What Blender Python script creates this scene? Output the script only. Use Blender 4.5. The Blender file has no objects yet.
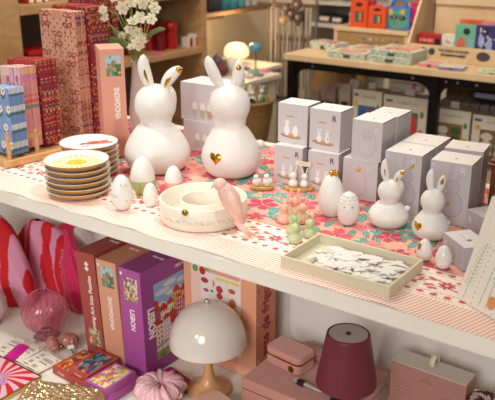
import bpy, bmesh, math, random
import numpy as np
from mathutils import Vector, Matrix
C = bpy.context.scene
COL = C.collection
RND = random.Random(7)
PI = math.pi
T = 0.90          # display surface height
S = 0.48          # lower shelf height
# ---------------------------------------------------------------- camera
FPX = 750.0; VO = 270.0
CAM = Vector((0, 0, T + .55))
pitch = math.atan(VO / FPX); yaw = math.atan(575 / math.hypot(FPX, VO))
FW = Vector((-math.sin(yaw) * math.cos(pitch), math.cos(yaw) * math.cos(pitch), -math.sin(pitch)))
RT = Vector((math.cos(yaw), math.sin(yaw), 0)); UP = RT.cross(FW)
cd = bpy.data.cameras.new('camera'); cam = bpy.data.objects.new('camera', cd); COL.objects.link(cam)
m3 = Matrix((RT, UP, -FW)).transposed(); cam.matrix_world = Matrix.Translation(CAM) @ m3.to_4x4()
cd.sensor_width = 36; cd.sensor_fit = 'HORIZONTAL'; cd.lens = FPX * 36 / 495; cd.clip_start = .05
cd.dof.use_dof = True; cd.dof.focus_distance = 1.52; cd.dof.aperture_fstop = 6.5
C.camera = cam
def ray(x, y): return FW * FPX + RT * (x - 247.5) - UP * (y - 200)
def at(x, y, z=T):
    d = ray(x, y); return CAM + d * ((z - CAM.z) / d.z)
def atY(x, y, Y):
    d = ray(x, y); return CAM + d * (Y / d.y)
def atX(x, y, X):
    d = ray(x, y); return CAM + d * (X / d.x)
def face(p): return math.atan2(-p[0], p[1])     # turn that faces local -Y to the aisle
# ---------------------------------------------------------------- colour
def lin(c):
    if isinstance(c, str):
        c = c.lstrip('#'); c = [int(c[i:i + 2], 16) / 255 for i in (0, 2, 4)]
    return tuple((v / 12.92 if v <= .04045 else ((v + .055) / 1.055) ** 2.4) for v in c)
MATS = {}
def pr(name, col, rough=.5, metal=0, noise=.06, scale=60, bump=0.0, coat=0, trans=0, emit=0, sheen=0, ior=1.45):
    if name in MATS: return MATS[name]
    m = bpy.data.materials.new(name); m.use_nodes = True; nt = m.node_tree; b = nt.nodes['Principled BSDF']
    c = lin(col)
    b.inputs['Roughness'].default_value = rough; b.inputs['Metallic'].default_value = metal
    b.inputs['IOR'].default_value = ior
    if noise:
        tc = nt.nodes.new('ShaderNodeTexCoord'); n = nt.nodes.new('ShaderNodeTexNoise')
        n.inputs['Scale'].default_value = scale; n.inputs['Detail'].default_value = 4
        nt.links.new(tc.outputs['Object'], n.inputs['Vector'])
        r = nt.nodes.new('ShaderNodeMix'); r.data_type = 'RGBA'
        r.inputs[6].default_value = tuple(v * (1 - noise) for v in c) + (1,)
        r.inputs[7].default_value = tuple(min(1, v * (1 + noise)) for v in c) + (1,)
        nt.links.new(n.outputs['Fac'], r.inputs[0]); nt.links.new(r.outputs[2], b.inputs['Base Color'])
        if bump:
            bp = nt.nodes.new('ShaderNodeBump'); bp.inputs['Strength'].default_value = bump
            bp.inputs['Distance'].default_value = .002
            nt.links.new(n.outputs['Fac'], bp.inputs['Height']); nt.links.new(bp.outputs['Normal'], b.inputs['Normal'])
    else: b.inputs['Base Color'].default_value = c + (1,)
    b.inputs['Coat Weight'].default_value = coat
    b.inputs['Transmission Weight'].default_value = trans
    b.inputs['Sheen Weight'].default_value = sheen
    if emit:
        b.inputs['Emission Color'].default_value = c + (1,); b.inputs['Emission Strength'].default_value = emit
    MATS[name] = m; return m
def wood(name, c1, c2, scale=(3, 3, 30), rough=.5, dist=3):
    if name in MATS: return MATS[name]
    m = bpy.data.materials.new(name); m.use_nodes = True; nt = m.node_tree; b = nt.nodes['Principled BSDF']
    tc = nt.nodes.new('ShaderNodeTexCoord'); mp = nt.nodes.new('ShaderNodeMapping'); mp.inputs['Scale'].default_value = scale
    n = nt.nodes.new('ShaderNodeTexNoise'); n.inputs['Scale'].default_value = 1.6; n.inputs['Detail'].default_value = 6
    n.inputs['Distortion'].default_value = dist
    r = nt.nodes.new('ShaderNodeValToRGB'); r.color_ramp.elements[0].position = .3; r.color_ramp.elements[1].position = .7
    r.color_ramp.elements[0].color = lin(c1) + (1,); r.color_ramp.elements[1].color = lin(c2) + (1,)
    L = nt.links.new
    L(tc.outputs['Object'], mp.inputs[0]); L(mp.outputs[0], n.inputs['Vector']); L(n.outputs['Fac'], r.inputs[0]); L(r.outputs[0], b.inputs['Base Color'])
    b.inputs['Roughness'].default_value = rough
    MATS[name] = m; return m
def paintmat(name='printed', rough=.5, spec=.5, bump=0, coat=0):
    if name in MATS: return MATS[name]
    m = bpy.data.materials.new(name); m.use_nodes = True; nt = m.node_tree; b = nt.nodes['Principled BSDF']
    a = nt.nodes.new('ShaderNodeAttribute'); a.attribute_name = 'Col'; nt.links.new(a.outputs['Color'], b.inputs['Base Color'])
    b.inputs['Roughness'].default_value = rough; b.inputs['Specular IOR Level'].default_value = spec; b.inputs['Coat Weight'].default_value = coat
    if bump:
        n = nt.nodes.new('ShaderNodeTexNoise'); n.inputs['Scale'].default_value = 400
        bp = nt.nodes.new('ShaderNodeBump'); bp.inputs['Strength'].default_value = bump; bp.inputs['Distance'].default_value = .001
        tc = nt.nodes.new('ShaderNodeTexCoord'); nt.links.new(tc.outputs['Object'], n.inputs['Vector'])
        nt.links.new(n.outputs['Fac'], bp.inputs['Height']); nt.links.new(bp.outputs['Normal'], b.inputs['Normal'])
    MATS[name] = m; return m
# ---------------------------------------------------------------- objects
def link(name, data, parent=None):
    o = bpy.data.objects.new(name, data); COL.objects.link(o)
    if parent is not None: o.parent = parent
    return o
def tag(o, label, cat, group=None):
    o['label'] = label; o['category'] = cat
    if group: o['group'] = group
    return o
def thing(name, label, cat, loc=(0, 0, 0), rz=0, group=None):
    o = link(name, None); o.empty_display_size = .02; o.location = loc; o.rotation_euler = (0, 0, rz)
    return tag(o, label, cat, group)
def struct(o): o['kind'] = 'structure'; return o
def dup(root, loc, rz=None, label=None, group=None, scale=None):
    r = root.copy(); COL.objects.link(r); r.location = loc
    if rz is not None: r.rotation_euler = (root.rotation_euler[0], root.rotation_euler[1], rz)
    if label: r['label'] = label
    if group: r['group'] = group
    if scale: r.scale = (scale,) * 3
    for ch in list(root.children):
        c = ch.copy(); COL.objects.link(c); c.parent = r
        for g in list(ch.children):
            d = g.copy(); COL.objects.link(d); d.parent = c
    return r
class MB:
    def __init__(s): s.v = []; s.f = []; s.m = []; s.M = Matrix.Identity(4); s.c = 0
    def add(s, vs, fs, mi=None):
        o = len(s.v); s.v += [tuple(s.M @ Vector(v)) for v in vs]
        s.f += [tuple(i + o for i in f) for f in fs]; s.m += [s.c if mi is None else mi] * len(fs); return s
    def box(s, x0, x1, y0, y1, z0, z1, mi=None):
        vs = [(x, y, z) for z in (z0, z1) for y in (y0, y1) for x in (x0, x1)]
        return s.add(vs, [(0, 2, 3, 1), (4, 5, 7, 6), (0, 1, 5, 4), (2, 6, 7, 3), (0, 4, 6, 2), (1, 3, 7, 5)], mi)
    def cbox(s, c, d, mi=None):
        return s.box(c[0] - d[0] / 2, c[0] + d[0] / 2, c[1] - d[1] / 2, c[1] + d[1] / 2, c[2] - d[2] / 2, c[2] + d[2] / 2, mi)
    def rbox(s, x0, x1, y0, y1, z0, z1, r, mi=None, n=4):      # box with rounded plan corners
        pts = []
        for cx, cy, a in ((x1 - r, y1 - r, 0), (x0 + r, y1 - r, 90), (x0 + r, y0 + r, 180), (x1 - r, y0 + r, 270)):
            for k in range(n + 1):
                t = math.radians(a + 90 * k / n); pts.append((cx + r * math.cos(t), cy + r * math.sin(t)))
        return s.prism(pts, z0, z1, mi)
    def prism(s, pts, z0, z1, mi=None):
        n = len(pts)
        return s.add([(x, y, z0) for x, y in pts] + [(x, y, z1) for x, y in pts],
                     [tuple(range(n))[::-1], tuple(range(n, 2 * n))] + [(i, (i + 1) % n, n + (i + 1) % n, n + i) for i in range(n)], mi)
    def plate(s, pts, y, th, mi=None):                          # outline in x-z, thickness along y
        n = len(pts)
        return s.add([(x, y, z) for x, z in pts] + [(x, y + th, z) for x, z in pts],
                     [tuple(range(n)), tuple(range(n, 2 * n))[::-1]] + [((i + 1) % n, i, n + i, n + (i + 1) % n) for i in range(n)], mi)
    def lathe(s, prof, c=(0, 0, 0), seg=40, mi=None, rad=None):
        vs = []; fs = []; k = len(prof)
        for i in range(seg):
            a = 2 * PI * i / seg
            for r, z in prof:
                q = r * (rad(a, z) if rad else 1)
                vs.append((c[0] + q * math.cos(a), c[1] + q * math.sin(a), c[2] + z))
        for i in range(seg):
            j = (i + 1) % seg
            for t in range(k - 1):
                a, b, d, e = i * k + t, j * k + t, j * k + t + 1, i * k + t + 1
                if prof[t][0] < 1e-6: fs.append((a, d, e))
                elif prof[t + 1][0] < 1e-6: fs.append((a, b, e))
                else: fs.append((a, b, d, e))
        return s.add(vs, fs, mi)
    def ell(s, c, r, seg=20, rings=12, mi=None, R=None):
        prof = [(max(0, math.sin(PI * i / rings)), -math.cos(PI * i / rings)) for i in range(rings + 1)]
        prof[0] = (0, -1); prof[-1] = (0, 1)
        old = s.M; s.M = old @ Matrix.Translation(c) @ (R.to_4x4() if R else Matrix.Identity(4)) @ Matrix.Diagonal((r[0], r[1], r[2], 1))
        s.lathe(prof, seg=seg, mi=mi); s.M = old; return s
    def loft(s, cs, ws, ts, nrm, seg=12, mi=None, cap=True):    # elliptical rings along a path
        vs = []; fs = []; n = len(cs); nrm = Vector(nrm)
        for i, c in enumerate(cs):
            a = Vector(cs[max(0, i - 1)]); b = Vector(cs[min(n - 1, i + 1)]); ax = (b - a).normalized()
            sd = ax.cross(nrm)
            sd = sd.normalized() if sd.length > 1e-5 else Vector((1, 0, 0)); nn = sd.cross(ax).normalized()
            for k in range(seg):
                t = 2 * PI * k / seg
                vs.append(tuple(Vector(c) + sd * ws[i] * math.cos(t) + nn * ts[i] * math.sin(t)))
        for i in range(n - 1):
            for k in range(seg):
                fs.append((i * seg + k, i * seg + (k + 1) % seg, (i + 1) * seg + (k + 1) % seg, (i + 1) * seg + k))
        if cap: fs.append(tuple(range(seg))[::-1]); fs.append(tuple(range((n - 1) * seg, n * seg)))
        return s.add(vs, fs, mi)
    def tube(s, pts, r, seg=8, mi=None):
        n = len(pts); rs = r if isinstance(r, (list, tuple)) else [r] * n
        d = Vector(pts[-1]) - Vector(pts[0]); nr = Vector((0, 1, 0)) if abs(d.normalized().y) < .8 else Vector((1, 0, 0))
        return s.loft(pts, rs, rs, nr, seg, mi)
    def build(s, name, mats, parent=None, smooth=False, bevel=0, seg=2, sub=0, angle=40):
        me = bpy.data.meshes.new(name); me.from_pydata(s.v, [], s.f)
        if not isinstance(mats, (list, tuple)): mats = [mats]
        for m in mats: me.materials.append(m)
        me.polygons.foreach_set('material_index', s.m)
        bm = bmesh.new(); bm.from_mesh(me); bmesh.ops.recalc_face_normals(bm, faces=bm.faces); bm.to_mesh(me); bm.free()
        if smooth:
            me.polygons.foreach_set('use_smooth', [True] * len(me.polygons))
        me.update(); o = link(name, me, parent)
        if bevel:
            b = o.modifiers.new('bevel', 'BEVEL'); b.width = bevel; b.segments = seg; b.limit_method = 'ANGLE'; b.angle_limit = math.radians(35)
        if sub: q = o.modifiers.new('sub', 'SUBSURF'); q.levels = sub; q.render_levels = sub
        return o
class PM:   # mesh with a printed colour per little face
    def __init__(s): s.v = []; s.f = []; s.c = []; s.n = 0
    def grid(s, o, u, v, lu, lv, res, fn, warp=None):
        nu = max(1, int(round(lu / res))); nv = max(1, int(round(lv / res)))
        U, V = np.meshgrid(np.linspace(0, lu, nu + 1), np.linspace(0, lv, nv + 1), indexing='ij')
        P = np.array(o)[None, None] + U[..., None] * np.array(u) + V[..., None] * np.array(v)
        if warp is not None: P = warp(P)
        s.v.append(P.reshape(-1, 3))
        i = np.arange(nu)[:, None]; j = np.arange(nv)[None]; a = i * (nv + 1) + j + s.n
        s.f.append(np.stack([a, a + nv + 1, a + nv + 2, a + 1], -1).reshape(-1, 4))
        Uc = (U[:-1, :-1] + U[1:, 1:]) / 2; Vc = (V[:-1, :-1] + V[1:, 1:]) / 2
        if callable(fn): c = fn(Uc, Vc)
        else: c = np.broadcast_to(np.array(rgb(fn)), Uc.shape + (3,))
        s.c.append(np.asarray(c, dtype=float).reshape(-1, 3)); s.n += (nu + 1) * (nv + 1); return s
    def build(s, name, mat, parent=None, smooth=False):
        v = np.concatenate(s.v); f = np.concatenate(s.f); c = np.clip(np.concatenate(s.c), 0, 1)
        c = np.where(c <= .04045, c / 12.92, ((c + .055) / 1.055) ** 2.4)
        me = bpy.data.meshes.new(name); me.vertices.add(len(v)); me.vertices.foreach_set('co', v.ravel())
        me.loops.add(len(f) * 4); me.loops.foreach_set('vertex_index', f.ravel())
        me.polygons.add(len(f)); me.polygons.foreach_set('loop_start', np.arange(len(f)) * 4)
        me.update(calc_edges=True); me.materials.append(mat)
        at_ = me.color_attributes.new('Col', 'FLOAT_COLOR', 'CORNER')
        cc = np.ones((len(f), 4, 4)); cc[..., :3] = c[:, None]; at_.data.foreach_set('color', cc.ravel())
        if smooth: me.polygons.foreach_set('use_smooth', [True] * len(f))
        me.validate(); return link(name, me, parent)
def rgb(h):
    if isinstance(h, str): h = h.lstrip('#'); return tuple(int(h[i:i + 2], 16) / 255 for i in (0, 2, 4))
    return tuple(h)
def base(U, c): return np.broadcast_to(np.array(rgb(c)), U.shape + (3,)).copy()
def put(A, mask, c): A[mask] = rgb(c); return A
def el(U, V, x, y, a, b, rot=0):
    c, s_ = math.cos(rot), math.sin(rot); dx = U - x; dy = V - y
    return ((dx * c + dy * s_) / a) ** 2 + ((-dx * s_ + dy * c) / b) ** 2 < 1
def rect(U, V, x0, x1, y0, y1): return (U > x0) & (U < x1) & (V > y0) & (V < y1)
def paintbox(name, w, d, h, mat, parent=None, front=None, right=None, top=None, left=None, back=None, col='ffffff', res=.0015, o=(0, 0, 0)):
    """box standing on z=0, x 0..w, y 0..d (front is y=0)"""
    p = PM(); x, y, z = o; pick = lambda f: (f if f is not None else col); r = lambda f: res if callable(f) else max(w, d, h)
    p.grid((x, y, z), (1, 0, 0), (0, 0, 1), w, h, r(front), pick(front))
    p.grid((x + w, y, z), (0, 1, 0), (0, 0, 1), d, h, r(right), pick(right))
    p.grid((x, y, z + h), (1, 0, 0), (0, 1, 0), w, d, r(top), pick(top))
    p.grid((x, y + d, z), (0, -1, 0), (0, 0, 1), d, h, r(left), pick(left))
    p.grid((x + w, y + d, z), (-1, 0, 0), (0, 0, 1), w, h, r(back), pick(back))
    p.grid((x, y + d, z), (1, 0, 0), (0, -1, 0), w, d, 9, col)
    return p.build(name, mat, parent)
def text(s, size, mat, parent, M, name='lettering', ext=.0003, align='CENTER', bold=0, bend=None, sx=1):
    cu = bpy.data.curves.new('t', 'FONT'); cu.body = s; cu.size = size; cu.extrude = ext; cu.align_x = align; cu.align_y = 'CENTER'
    cu.offset = bold; cu.resolution_u = 3
    o = bpy.data.objects.new('t', cu); COL.objects.link(o)
    me = bpy.data.meshes.new_from_object(o.evaluated_get(bpy.context.evaluated_depsgraph_get()))
    bpy.data.objects.remove(o); bpy.data.curves.remove(cu)
    for v in me.vertices:
        p = Vector((v.co.x * sx, v.co.y, v.co.z)); v.co = bend(p) if bend else M @ p
    me.materials.clear(); me.materials.append(mat); me.name = name
    return link(name, me, parent)
def frame(o, xa, ya):   # matrix: text x -> xa, text y -> ya, out -> xa x ya
    xa = Vector(xa).normalized(); ya = Vector(ya).normalized(); za = xa.cross(ya)
    return Matrix.Translation(o) @ Matrix((xa, ya, za)).transposed().to_4x4()
def hsh(a, b, k=0):
    return np.modf(np.abs(np.sin(a * 127.1 + b * 311.7 + k * 74.7) * 43758.5453))[0]
# common materials
porc = pr('matte_porcelain', 'e6e2dc', .42, noise=.01)
gold = pr('polished_gold', 'd9a63a', .18, 1, noise=0)
brass = pr('aged_brass', '8f7a30', .3, 1, noise=.1)
PRINT = paintmat('printed_card', .45)
GLOSS = paintmat('glossy_print', .3, coat=.2)
CLOTHM = paintmat('printed_paper', .6, bump=.1)
plywood = wood('pale_plywood', 'e2c9a2', 'd3b58a', (2, 30, 2), .5)
pine = wood('rustic_pine', 'c9a377', 'a87d50', (2.5, 2.5, 9), .6, 1.2)
black = pr('black_metal', '17151a', .4, .6, noise=.05)
# ================================================================ the room
wallm = pr('plaster_wall', 'd9cdbd', .8, noise=.03, scale=6)
def slab(name, x0, x1, y0, y1, z0, z1, m, parent=None, bevel=0):
    return MB().box(x0, x1, y0, y1, z0, z1).build(name, m, parent, bevel=bevel)
struct(slab('floor', -3.3, 2.6, -2.2, 4.7, -.1, 0, pr('shop_floor', 'cdbda6', .5, noise=.08, scale=5)))
struct(slab('wall_left', -3.2, -3.05, -2.2, 4.7, 0, 2.9, wallm))
struct(slab('wall_back', -3.05, 2.6, 4.5, 4.65, 0, 2.9, wallm))
struct(slab('ceiling', -3.3, 2.6, -2.2, 4.7, 2.9, 3.0, pr('ceiling_paint', 'e8e2d8', .9, noise=.02)))
# ================================================================ display unit in front
white = pr('white_laminate', 'efeade', .45, noise=.015, scale=8)
X0, X1 = -2.25, .62
un = thing('display_counter', 'white laminate display counter with an open lower shelf under the patterned cloth', 'counter', (0, 0, 0))
MB().box(X0, X1, .968, 1.66, T - .033, T - .0005).build('counter_top', white, un, bevel=.005, seg=3)
MB().box(X0, X1, .60, 1.34, S - .03, S).build('shelf_board', white, un, bevel=.003)
MB().box(X0 + .02, X1 - .02, 1.34, 1.36, .02, T - .033).build('back_panel', pr('white_panel', 'ece7de', .6, noise=.015, scale=8), un)
for x in (X0, X1 - .02): MB().box(x, x + .02, .97, 1.65, 0, T - .033).build('side_panel', white, un)
MB().box(X0 + .02, X1 - .02, .62, 1.33, 0, S - .03).build('plinth', white, un)
# ---- cloth with printed border
def flower_field(X, Y):
    A = base(X, 'e8ab97')
    n = hsh(np.floor(X / .004), np.floor(Y / .004))
    A += ((n - .5) * .05)[..., None]
    r = random.Random(3); pts = []
    for _ in range(9000):
        p = (r.uniform(-1.95, .05), r.uniform(1.10, 1.68)); R = r.choice([.046, .036, .028, .022])
        if all((p[0] - q[0]) ** 2 + (p[1] - q[1]) ** 2 > ((R + q[2]) * .98) ** 2 for q in pts): pts.append((p[0], p[1], R, r.uniform(0, 6.3), r.random()))
    for k in range(900):   # teal leaves with a darker rim
        x, y, a = r.uniform(-1.95, .05), r.uniform(1.1, 1.68), r.uniform(0, PI); s = r.uniform(.7, 1.15)
        sl = (np.abs(X - x) < .04) & (np.abs(Y - y) < .04)
        if not sl.any(): continue
        A[sl & el(X, Y, x, y, .023 * s, .0085 * s, a)] = rgb('4f7f78')
        A[sl & el(X, Y, x, y, .020 * s, .0062 * s, a)] = rgb('79b5a6')
        A[sl & el(X, Y, x, y, .017 * s, .0009, a)] = rgb('4f7f78')
    for x, y, R, ph, q in pts:
        dx, dy = X - x, Y - y; d = np.hypot(dx, dy); sl = d < R * 1.1
        th = np.arctan2(dy, dx) + ph
        pet = d < R * (.62 + .36 * np.abs(np.cos(th * 2.5)) + .05 * np.cos(th * 17))
        c = ('c4485a', 'cf5a68', 'e08c8a')[int(q * 3)]
        A[sl & pet] = rgb(c)
        ins = sl & pet & (np.abs(np.cos(th * 2.5)) < .28) & (d > R * .2); A[ins] = rgb('e58f90')
        A[sl & (d < R * .2)] = rgb('b23a4c'); A[sl & (d < R * .09)] = rgb('e6b98c')
    for k in range(500):
        x, y = r.uniform(-1.95, .05), r.uniform(1.1, 1.68); sl = el(X, Y, x, y, .0032, .0032); A[sl] = rgb(r.choice(['c98a5e', 'b8655a', 'f0c6a8']))
    return A
def cloth_paint(U, V):
    X = U - 1.95; Y = V + .962; yy = Y - (1.040 - .012 * (X + .3))   # rows run a touch off the edge
    A = flower_field(X, Y)
    cream = 'f4e9dc'; inb = yy < .100; A[inb] = rgb(cream)
    A[(yy > .097) & (yy < .100)] = rgb('d98a80')
    red = rgb('c7545c'); pale = rgb('e0a091')
    for row, per in ((.008, .0236), (.088, .0236)):      # dotted rows
        ph = (X / per) - np.floor(X / per) - .5
        A[(np.hypot(ph * per / 1.5, yy - row) < .0044)] = red
        for o in (-.009, .009):
            q = (X / .0055) - np.floor(X / .0055) - .5
            A[(np.abs(yy - row - o) < .0014) & (np.abs(q) < .3)] = pale
    per = .085; c = .048; xs = (X / per - np.floor(X / per) - .5) * per   # vine band
    wv = np.sin(X / per * 2 * PI) * .012
    A[(np.abs(yy - c - wv) < .0022)] = rgb('cf6a66'); A[(np.abs(yy - c + wv) < .0012)] = pale
    d = np.hypot(xs, yy - c); th = np.arctan2(yy - c, xs)
    A[d < .0155 * (.55 + .45 * np.abs(np.cos(th * 4)))] = red
    A[d < .0035] = rgb('f3c9b8')
    for sx, sy, rot in ((.028, .012, .6), (-.028, -.012, .6), (.030, -.012, -.5), (-.030, .012, -.5), (.040, .004, 1.2), (-.018, -.02, .2), (.018, .02, .2)):
        A[el(xs, yy - c, sx, sy, .0095, .0044, rot)] = rgb('cf6a66')
    return A
def cloth_warp(P):
    x, y = P[..., 0], P[..., 1]; k = np.clip((1.02 - y) / .06, 0, 1)
    P = P.copy(); wob = .0035 + .0022 * np.sin(x * 23) + .0014 * np.sin(x * 57 + 1)
    P[..., 1] = y + k * wob
    P[..., 2] += .0006 + k ** 2 * (.0016 + .0016 * np.sin(x * 41 + .5) * np.sin(x * 9)) + .0004 * np.sin(x * 19 + y * 31)
    return P
cm = paintmat('cloth_print', .85, bump=.02); nt = cm.node_tree; b = nt.nodes['Principled BSDF']; L = nt.links.new
att = [n for n in nt.nodes if n.type == 'ATTRIBUTE'][0]; tcn = [n for n in nt.nodes if n.type == 'TEX_COORD'][0]
sp = nt.nodes.new('ShaderNodeSeparateXYZ'); L(tcn.outputs['Object'], sp.inputs[0])
def mth(op, a, bb=None, c=None):
    n = nt.nodes.new('ShaderNodeMath'); n.operation = op
    for i, q in enumerate((a, bb, c)):
        if q is None: continue
        if isinstance(q, (int, float)): n.inputs[i].default_value = q
        else: L(q, n.inputs[i])
    return n.outputs[0]
u = mth('MULTIPLY', mth('SUBTRACT', sp.outputs[0], mth('MULTIPLY', sp.outputs[1], .32)), 1 / .0074)
st = mth('MINIMUM', mth('MAXIMUM', mth('MULTIPLY_ADD', mth('SINE', mth('MULTIPLY', u, 2 * PI)), .75, .48), 0.0), 1.0)
lim = mth('LESS_THAN', mth('ADD', sp.outputs[1], mth('MULTIPLY', sp.outputs[0], .014)), 1.0235 + .0042)
sm = nt.nodes.new('ShaderNodeMix'); sm.data_type = 'RGBA'; sm.inputs[6].default_value = lin('f6eee3') + (1,); sm.inputs[7].default_value = lin('e0a090') + (1,)
L(st, sm.inputs[0])
mx = nt.nodes.new('ShaderNodeMix'); mx.data_type = 'RGBA'; L(lim, mx.inputs[0]); L(att.outputs['Color'], mx.inputs[6]); L(sm.outputs[2], mx.inputs[7]); L(mx.outputs[2], b.inputs['Base Color'])
cl = PM().grid((-1.95, .962, T), (1, 0, 0), (0, 1, 0), 2.0, .66, .0020, cloth_paint, cloth_warp).build('tablecloth', cm, smooth=True)
sd = cl.modifiers.new('solid', 'SOLIDIFY'); sd.thickness = .0008; sd.offset = 1
tag(cl, 'pink floral tablecloth with red vine border and striped edge over the counter', 'tablecloth')
# ================================================================ bunnies
def ear(o, base_, tip, w, th, bend=(0, 0, 0), goldp=None, nrm=(0, -1, 0), m=porc, gm=gold):
    b_, t_ = Vector(base_), Vector(tip); n = 14; cs = []; ws = []; ts = []
    for i in range(n + 1):
        t = i / n; p = b_.lerp(t_, t) + Vector(bend) * (4 * t * (1 - t)); cs.append(p)
        q = max(.04, (.42 + .58 * math.sin(PI * min(1, t * 1.05) ** .9 * .9)) * (1 if t < .8 else math.sqrt(max(.001, 1 - ((t - .8) / .2) ** 2))))
        ws.append(w * q); ts.append(th * max(.12, q))
    mb = MB(); mb.loft(cs, ws, ts, nrm, 14); e = mb.build('ear', m, o, smooth=True)
    if goldp:
        for (t0, t1, wf) in goldp:
            g = MB(); c2 = []; w2 = []; t2 = []
            for i in range(9):
                t = t0 + (t1 - t0) * i / 8; p = b_.lerp(t_, t) + Vector(bend) * (4 * t * (1 - t)) + Vector(nrm) * th * .72; c2.append(p)
                k = math.sin(PI * (i + .15) / 8.3); w2.append(max(.0003, w * wf * k)); t2.append(max(.0002, th * .32 * k))
            g.loft(c2, w2, t2, nrm, 10).build('gilding', gm, e, smooth=True)
    return e
HEART = [(0, -.5)] + [(.5 * math.sin(t) ** 3 * 1.0, .5 * (13 * math.cos(t) - 5 * math.cos(2 * t) - 2 * math.cos(3 * t) - math.cos(4 * t)) / 16) for t in [PI * k / 12 for k in range(11, -12, -1)]]
def pear(R, rh, zn, zh, hh, hx=0):
    nk = .72 * rh
    pr_ = [(0, 0), (.55 * R, 0), (.72 * R, .03 * zn), (.86 * R, .11 * zn), (.96 * R, .25 * zn), (R, .38 * zn), (.955 * R, .52 * zn), (.87 * R, .65 * zn), (.77 * R, .76 * zn), (.67 * R, .86 * zn), (max(.58 * R, nk * 1.05), .94 * zn), (nk, 1.0 * zn)]
    a0 = math.asin(min(1, .72))
    for i in range(1, 15):
        a = -PI / 2 + a0 + (PI - a0) * i / 14 if False else None
    t0 = math.acos(.72)
    for i in range(1, 15):
        t = -t0 + (PI / 2 + t0) * i / 14; pr_.append((max(0, rh * math.cos(t)), zh + hh * math.sin(t)))
    pr_[-1] = (0, zh + hh)
    return pr_
def bunny(label, p, R, rh, zn, zh, hh, ears, heart=None, tail=None, lobe=None, hx=0, name='porcelain_bunny', cat='bunny figurine', m=porc, group=None, seg=48):
    o = thing(name, label, cat, (p[0], p[1], T + .002), face(p), group)
    mb = MB(); prof = pear(R, rh, zn, zh, hh); mb.lathe(prof, seg=seg)
    if hx:
        mb.v = [(x + hx * min(1, max(0, (z - zn * .7) / (zh - zn * .7))), y, z) for x, y, z in mb.v]
    if lobe: mb.ell(lobe[0], lobe[1], R=Matrix.Rotation(lobe[2], 3, 'Y'))
    mb.build('body', m, o, smooth=True)
    for e in ears: ear(o, *e[:4], **e[4])if len(e) > 4 else ear(o, *e, m=m)
    if tail: MB().ell(tail, (R * .15,) * 3).build('tail', m, o, smooth=True)
    if heart:
        hxx, hz, s = heart; r = np.interp(hz, [q[1] for q in prof[1:11]], [q[0] for q in prof[1:11]])
        h = MB(); n = len(HEART); vs = []
        for k, f_ in ((0, 1), (1, .72), (2, 0)):
            for (x, z) in HEART:
                X = hxx + x * s * f_; Z = hz + z * s * 1.15 * f_; rr = np.interp(Z, [q[1] for q in prof[1:11]], [q[0] for q in prof[1:11]])
                Y = -math.sqrt(max(1e-6, rr * rr - X * X)) - (.0004, .0016, .002)[k] * s / .02
                vs.append((X, Y, Z))
        fs = [(i + k * n, (i + 1) % n + k * n, (i + 1) % n + (k + 1) * n, i + (k + 1) * n) for k in (0, 1) for i in range(n)]
        h.add(vs, fs).build('gold_heart', gold, o, smooth=True)
    return o
bunny('large matte white bunny beside the flower vase, wide round body, gold stripes inside its ears', (-1.197, 1.287), .0800, .0495, .115, .160, .0490,
      [((-.004, 0, .194), (-.022, 0, .2785), .0150, .010, dict(bend=(-.008, 0, 0), goldp=[(.18, .75, .42)])),
       ((.018, 0, .190), (.066, -.006, .246), .0145, .010, dict(bend=(-.004, 0, .008), goldp=[(.10, .72, .42), (.76, .98, .62)]))],
      lobe=((.026, .018, .163), (.025, .029, .040), .15))
bunny('large matte white bunny with a gold heart on its body, ears upright', (-1.030, 1.362), .0710, .0480, .119, .168, .0485,
      [((-.016, 0, .200), (-.052, 0, .280), .0150, .011, dict(bend=(-.006, 0, .003), nrm=(-.5, -.85, 0))),
       ((.006, 0, .198), (.017, -.004, .273), .0142, .010, dict(bend=(.006, 0, 0), goldp=[(.62, .86, .45)]))],
      heart=(-.036, .056, .027), tail=(.069, .010, .070), hx=-.003)
bunny('small matte white bunny with gilded ears, left of the bunny with the gold heart', (-.583, 1.283), .0405, .0238, .048, .069, .0235,
      [((-.006, 0, .084), (-.013, 0, .134), .0074, .0045, dict(bend=(-.003, 0, 0), goldp=[(.2, .75, .36)])),
       ((.008, 0, .084), (.026, -.004, .113), .0072, .0045, dict(bend=(-.002, 0, .004), goldp=[(.08, .6, .32), (.6, .98, .62)]))],
      lobe=((.014, .008, .070), (.013, .014, .020), .15), tail=(.0355, .004, .034))
bunny('small matte white bunny with a gold heart, near the two plain white eggs', (-.490, 1.271), .0355, .0228, .052, .072, .0235,
      [((-.003, 0, .088), (-.006, 0, .134), .0074, .0045, dict(bend=(-.004, 0, 0), nrm=(-.3, -.95, 0))),
       ((.009, 0, .088), (.016, 0, .124), .0068, .0045, dict(goldp=[(.3, .9, .5)]))],
      heart=(-.0235, .028, .0155), tail=(.030, .006, .028))
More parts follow.
